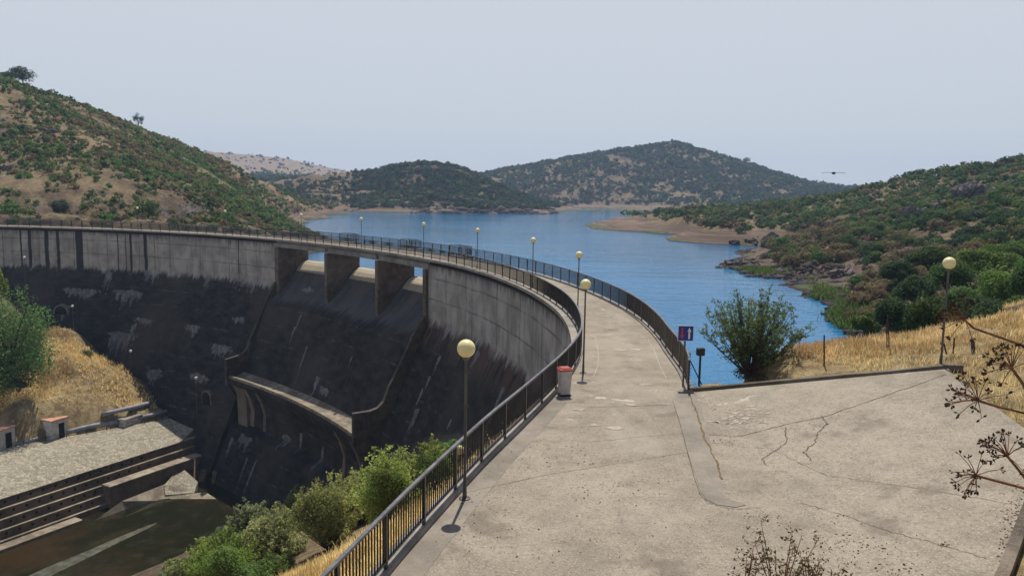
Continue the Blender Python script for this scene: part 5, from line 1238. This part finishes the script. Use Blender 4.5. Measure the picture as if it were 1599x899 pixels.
# --- rocks
def rockmesh(seed, n=3):
    bm = bmesh.new(); bmesh.ops.create_icosphere(bm, subdivisions=n, radius=1.0); rr2 = random.Random(seed)
    pl_ = [(Vector((rr2.gauss(0, 1), rr2.gauss(0, 1), rr2.gauss(0, 1))).normalized(), rr2.uniform(.45, .8)) for _ in range(11)]
    for v in bm.verts:
        for d, k in pl_:
            q = v.co.dot(d)
            if q > k: v.co -= d * (q - k)
    me = bpy.data.meshes.new('rock'); bm.to_mesh(me); bm.free(); me.materials.append(M['rock']); return me
RM = [rockmesh(s) for s in range(6)]
def outcrop(px, py, Y, wpx, hpx, label, seed, tilt=.5, n=5, grp='rock outcrops'):
    p = at(px, py, Y) if Y else ghit(px, py)
    if p is None: return
    g = gz(p[0], p[1]) if Y else p[2]; s = p[1] / F; rr2 = random.Random(seed); W = wpx * s; H = hpx * s; m = MB()
    for k in range(n * 4):
        me = RM[rr2.randrange(6)]; sc_ = Vector((W * rr2.uniform(.07, .17), W * rr2.uniform(.05, .12), H * rr2.uniform(.15, .42))); R_ = Matrix.Rotation(rr2.uniform(0, 6), 3, 'Z'); R2 = Matrix.Rotation(tilt * rr2.uniform(.6, 1.2), 3, 'Y')
        off = Vector((W * rr2.uniform(-.38, .38), W * rr2.uniform(-.2, .2), H * rr2.uniform(-.05, .38)))
        m.add([R2 @ Vector([a * b_ for a, b_ in zip(R_ @ v.co, sc_)]) + off for v in me.vertices], [tuple(f.vertices) for f in me.polygons])
    return tag(m.build('rock_outcrop', M['rock'], None, loc=(p[0], p[1], g)), label, 'rock', grp)
outcrop(1315, 434, None, 56, 26, 'dark slanted rock outcrop just above the green reeds', 1)
outcrop(1520, 312, None, 74, 40, 'grey slanting crag high on the right hillside', 2, .7, 12)
outcrop(1478, 330, None, 50, 26, 'lower grey slab left of the high crag', 3, .6)
outcrop(1422, 340, None, 40, 28, 'pointed grey boulder group in the middle of the right hillside', 4)
outcrop(1208, 381, None, 44, 26, 'dark rock mass on the small headland', 5, .2, 6)
outcrop(1152, 413, None, 46, 11, 'low dark rocks at the tip of the shore point', 6, .1, 7)
outcrop(1265, 345, None, 20, 8, 'small rock patch above the pale shore band', 7)
for k, (px, py, w_, h_) in enumerate(((10, 265, 26, 14), (75, 205, 30, 9), (163, 226, 12, 8), (215, 252, 16, 7), (195, 265, 18, 8), (292, 282, 18, 12), (8, 222, 14, 10), (375, 350, 30, 7))):
    outcrop(px, py, None, w_, h_, ['pale rock ledge at the left edge halfway up the slope', 'long stony ledge below the skyline at upper left', 'dark boulder below the left ridge', 'dark boulder in the middle of the left slope', 'flat stones below the dark boulder on the left slope', 'dark craggy rock on the lower left hillside', 'small pale rock at the left edge higher up', 'low rock ledge above the crest road by the clearing'][k], 20 + k, .3)
# loose shore rubble, left and right
mV = []; mF = []; o_ = 0
def rubble(name, n, gen, smin, smax, label):
    V = []; Fc = []; k0 = 0; base = [np.array([v.co[:] for v in rockmesh(40 + q, 1).vertices]) for q in range(5)]; fcs = [np.array([p_.vertices[:] for p_ in rockmesh(40 + q, 1).polygons]) for q in range(5)]
    for (x, y, z) in gen(n):
        q = rs.integers(5); s = rs.uniform(smin, smax) * (1 + (rs.uniform() < .08) * 1.3); b_ = base[q] * [s, s * rs.uniform(.5, 1), s * rs.uniform(.3, .6)]; a = rs.uniform(0, 6.28); b_ = np.c_[b_[:, 0] * math.cos(a) - b_[:, 1] * math.sin(a), b_[:, 0] * math.sin(a) + b_[:, 1] * math.cos(a), b_[:, 2]] + [x, y, z]
        V.append(b_); Fc.append(fcs[q] + k0); k0 += len(b_)
    if V: tag(np_mesh(name, np.concatenate(V), np.concatenate(Fc), M['rock'] if name == 'slope_stones' else M['rock2']), label, None, None, 'stuff')
def g_right(n):
    x = rs.uniform(18, 90, n * 30); y = rs.uniform(60, 190, n * 30); z = ground(x, y); k = (z > LAKE - .25) & (z < LAKE + .55); return np.c_[x, y, z][k][:n]
rubble('shore_rubble', 2600, g_right, .15, .75, 'broken dark rocks along the right shore')
def g_bank(n):
    x = rs.uniform(24, 90, n * 12); y = rs.uniform(66, 210, n * 12); z = ground(x, y); k = (z > LAKE + .5) & (z < LAKE + 5) & (fbm(x / 9, y / 9, 3, 71) > .02); return np.c_[x, y, z][k][:n]
rubble('bank_stones', 900, g_bank, .2, .9, 'brown stones scattered on the right bank above the reeds')
def g_pen(n):
    a = rs.uniform(-.13, .07, n * 20); y = rs.uniform(400, 520, n * 20); x = a * y; z = ground(x, y); k = (z > LAKE - .5) & (z < LAKE + 9); return np.c_[x, y, z][k][:n]
rubble('cliff_rubble', 1800, g_pen, .8, 2.6, 'dark broken rock at the foot of the peninsula hill')
def g_left(n):
    a = rs.uniform(-.7, -.26, n * 6); y = rs.uniform(135, 230, n * 6); x = a * y; z = ground(x, y); k = (z > LAKE) & (fbm(x / 14, y / 14, 3, 77) > .12); return np.c_[x, y, z][k][:n]
rubble('slope_stones', 500, g_left, .15, .55, 'stones scattered on the left hillside')

# ------------------------------------------------------------------ litter on the paving
dP = []; dr = random.Random(9)
for cx_, cy_, sx2, sy2, n_ in ((1330, 850, 40, 14, 130), (1475, 850, 5, 2, 26), (1385, 890, 30, 10, 60), (1132, 690, 12, 5, 60), (1190, 806, 16, 4, 30), (1575, 850, 10, 36, 160), (1590, 800, 8, 26, 120), (870, 710, 60, 16, 120), (960, 760, 60, 14, 110), (1280, 668, 10, 14, 20), (1120, 640, 16, 5, 24), (750, 800, 30, 40, 60), (1300, 640, 200, 60, 90), (1000, 850, 200, 30, 120)):
    for _ in range(n_):
        c = onplat(dr.gauss(cx_, sx2), dr.gauss(cy_, sy2)); dP.append((c[0], c[1], c[2] + .008))
dP = np.array(dP); dP = dP[inpoly(dP[:, 0], dP[:, 1], PLAT)]
dc = np.where((rs.uniform(0, 1, len(dP)) < .6)[:, None], np.array([.06, .042, .028]), np.array([.16, .11, .06])) * rs.uniform(.6, 1.4, (len(dP), 1))
V = leafcloud(dP, np.tile([0, 0, 2.5], (len(dP), 1)), rs.uniform(.012, .035, len(dP)), rs); V[:, 2] = np.maximum(V[:, 2], np.repeat(dP[:, 2], 4) - .004)
tag(np_mesh('leaf_litter', V, quads(len(dP)), M['leaf'], np.repeat(dc, 4, 0)), 'dry leaf litter and grit scattered on the yard paving', None, None, 'stuff')
# ------------------------------------------------------------------ foreground weeds
def umbel(P, R, label, seed, seeds=46, name='dried_umbel'):
    """stem points P (last = hub), rays of length R; opened towards the sky"""
    rr2 = random.Random(seed); o = empty(name, P[0], label, 'dry plant', None); P = [Vector(q) - Vector(P[0]) for q in P]
    n = len(P); m = MB(); m.tube([tuple(q) for q in P], [.0075 - .003 * i / n for i in range(n)], 6)
    hub = P[-1]; ax_ = (P[-1] - P[-2]).normalized(); sd = MB()
    for k in range(int(seeds / 2.2)):
        d = Vector((rr2.gauss(0, 1), rr2.gauss(0, 1), rr2.gauss(0, 1))).normalized(); d = (ax_ * rr2.uniform(.25, 1.0) + d * .85).normalized(); L_ = R * rr2.uniform(.7, 1.1); e = hub + d * L_; md = hub + d * L_ * .5 + Vector((0, 0, R * .06))
        m.tube([tuple(hub), tuple(md), tuple(e)], [.0022, .0018, .0014], 4)
        for q in range(rr2.randint(3, 7)):
            dd = (d + Vector((rr2.gauss(0, .8), rr2.gauss(0, .8), rr2.gauss(0, .8)))).normalized(); t = e + dd * R * .17
            m.tube([tuple(e), tuple(t)], [.0011, .0009], 3); s = R * rr2.uniform(.07, .11)
            b_ = dd.cross(Vector((.3, .5, .8))).normalized(); c_ = dd.cross(b_)
            sd.add([t - dd * s, t + b_ * s * .6, t + c_ * s * .5, t - b_ * s * .6, t - c_ * s * .5, t + dd * s * 1.1], [(0, 1, 2), (0, 2, 3), (0, 3, 4), (0, 4, 1), (5, 2, 1), (5, 3, 2), (5, 4, 3), (5, 1, 4)])
    m.build('stem', M['stem'], o, loc=(0, 0, 0)); sd.build('seed_head', M['seed'], o, loc=(0, 0, 0))['kind'] = 'stuff'; return o
def U(pts, Y, R, label, seed, **k): umbel([at(px, py, Y + dy) for px, py, dy in pts], R * .8, label, seed, **k)
U([(1760, 640, .4), (1640, 655, .1), (1560, 635, 0), (1527, 625, 0)], 3.0, .12, 'dried umbel head reaching in from the right over the yard', 1)
U([(1760, 800, .3), (1640, 690, .1), (1598, 600, 0), (1580, 575, 0)], 2.9, .11, 'dried umbel head near the right edge in front of the dry grass', 2)
U([(1780, 780, .4), (1680, 765, .2), (1600, 762, 0), (1524, 742, 0)], 3.1, .11, 'lowest dried umbel head at the right, hanging over the yard', 3)
U([(1760, 830, .4), (1660, 790, .2), (1600, 745, 0), (1573, 712, 0)], 3.0, .115, 'dried umbel head above the lowest one near the right edge', 4)
U([(1900, 560, .6), (1700, 560, .3), (1600, 540, 0), (1520, 512, 0), (1507, 500, 0)], 3.8, .13, 'brown dried umbel hanging above the stump post at the right', 5, seeds=40)
# green-brown weeds at the bottom centre
def weed(px, pyt, pyb, Y, label, seed, n=7, spread=.10):
    b_ = at(px, pyb, Y); t_ = at(px, pyt, Y); rr2 = random.Random(seed); H = t_[2] - b_[2]; o = empty('roadside_weed', b_, label, 'weed', 'weeds at the bottom edge'); m = MB(); P = []; C = []
    for k in range(n):
        a = rr2.uniform(0, 6.28); tip = Vector((math.cos(a) * spread * rr2.uniform(.3, 1), math.sin(a) * spread * rr2.uniform(.3, 1), H * rr2.uniform(.65, 1))); m.tube([(0, 0, -.1), tuple(tip * .5 + Vector((0, 0, .03))), tuple(tip)], [.004, .003, .001], 4)
        for q in range(9):
            s_ = tip * rr2.uniform(.45, 1); d = Vector((rr2.gauss(0, 1), rr2.gauss(0, 1), rr2.uniform(0, 1))).normalized() * rr2.uniform(.02, .09); m.tube([tuple(s_), tuple(s_ + d)], [.0012, .0008], 3)
            for z_ in range(5): P.append(tuple(s_ + d * rr2.uniform(.5, 1.15) + Vector((rr2.gauss(0, .008), rr2.gauss(0, .008), rr2.gauss(0, .008))))); C.append(np.array([.085, .06, .035]) * rr2.uniform(.5, 1.5) if rr2.random() < .7 else G_OLIVE)
    m.build('stems', M['stem'], o, loc=(0, 0, 0)); r2 = np.random.default_rng(seed); P = np.array(P)
    V = leafcloud(P, r2.normal(0, 1, (len(P), 3)), np.full(len(P), .009), r2); np_mesh('leaves', V, quads(len(P)), M['leaf'], np.repeat(np.array(C), 4, 0), parent=o, loc=(0, 0, 0))
weed(1160, 840, 960, 3.6, 'thin upright weed at the bottom edge, leftmost of three', 1, 4, .07)
weed(1215, 822, 970, 3.6, 'tall bushy dry weed at the bottom edge, middle of three', 2, 11, .20)
weed(1262, 862, 960, 3.6, 'short drooping weed at the bottom edge, right of the tall one', 3, 6, .10)
weed(1310, 885, 960, 3.6, 'tiny green weed tip at the bottom edge, far right of the group', 4, 3, .04)

# ------------------------------------------------------------------ bird
g = at(1302, 270.5, 62)
o = empty('flying_bird', g, 'dark bird gliding head-on with wings spread in front of the right skyline', 'bird')
m = MB(); m.tube([(0, -.32, -.02), (0, -.2, 0), (0, 0, 0), (0, .22, .01), (0, .36, .03)], [.02, .075, .11, .075, .02], 10); m.add([(-.05, .3, .03), (.05, .3, .03), (.1, .52, .03), (-.1, .52, .03)], [(0, 1, 2, 3)])
for s in (-1, 1):
    prof = [(0, 0), (.25, .035), (.5, .045), (.75, .03), (.93, -.01)]
    vs = []; fs = []
    for x_, z_ in prof:
        c_ = .15 * (1 - (x_ / .95) ** 3) + .015
        vs += [(s * x_, -c_ * .7, z_ + .012), (s * x_, c_, z_), (s * x_, -c_ * .7, z_ - .014)]
    for i in range(4):
        for k in range(3): fs.append((3 * i + k, 3 * i + (k + 1) % 3, 3 * i + 3 + (k + 1) % 3, 3 * i + 3 + k))
    fs += [(0, 1, 2), (12, 13, 14)]; m.add(vs, fs)
m.build('body', M['feather'], o, loc=(0, 0, 0))
print('done', len(bpy.data.objects))
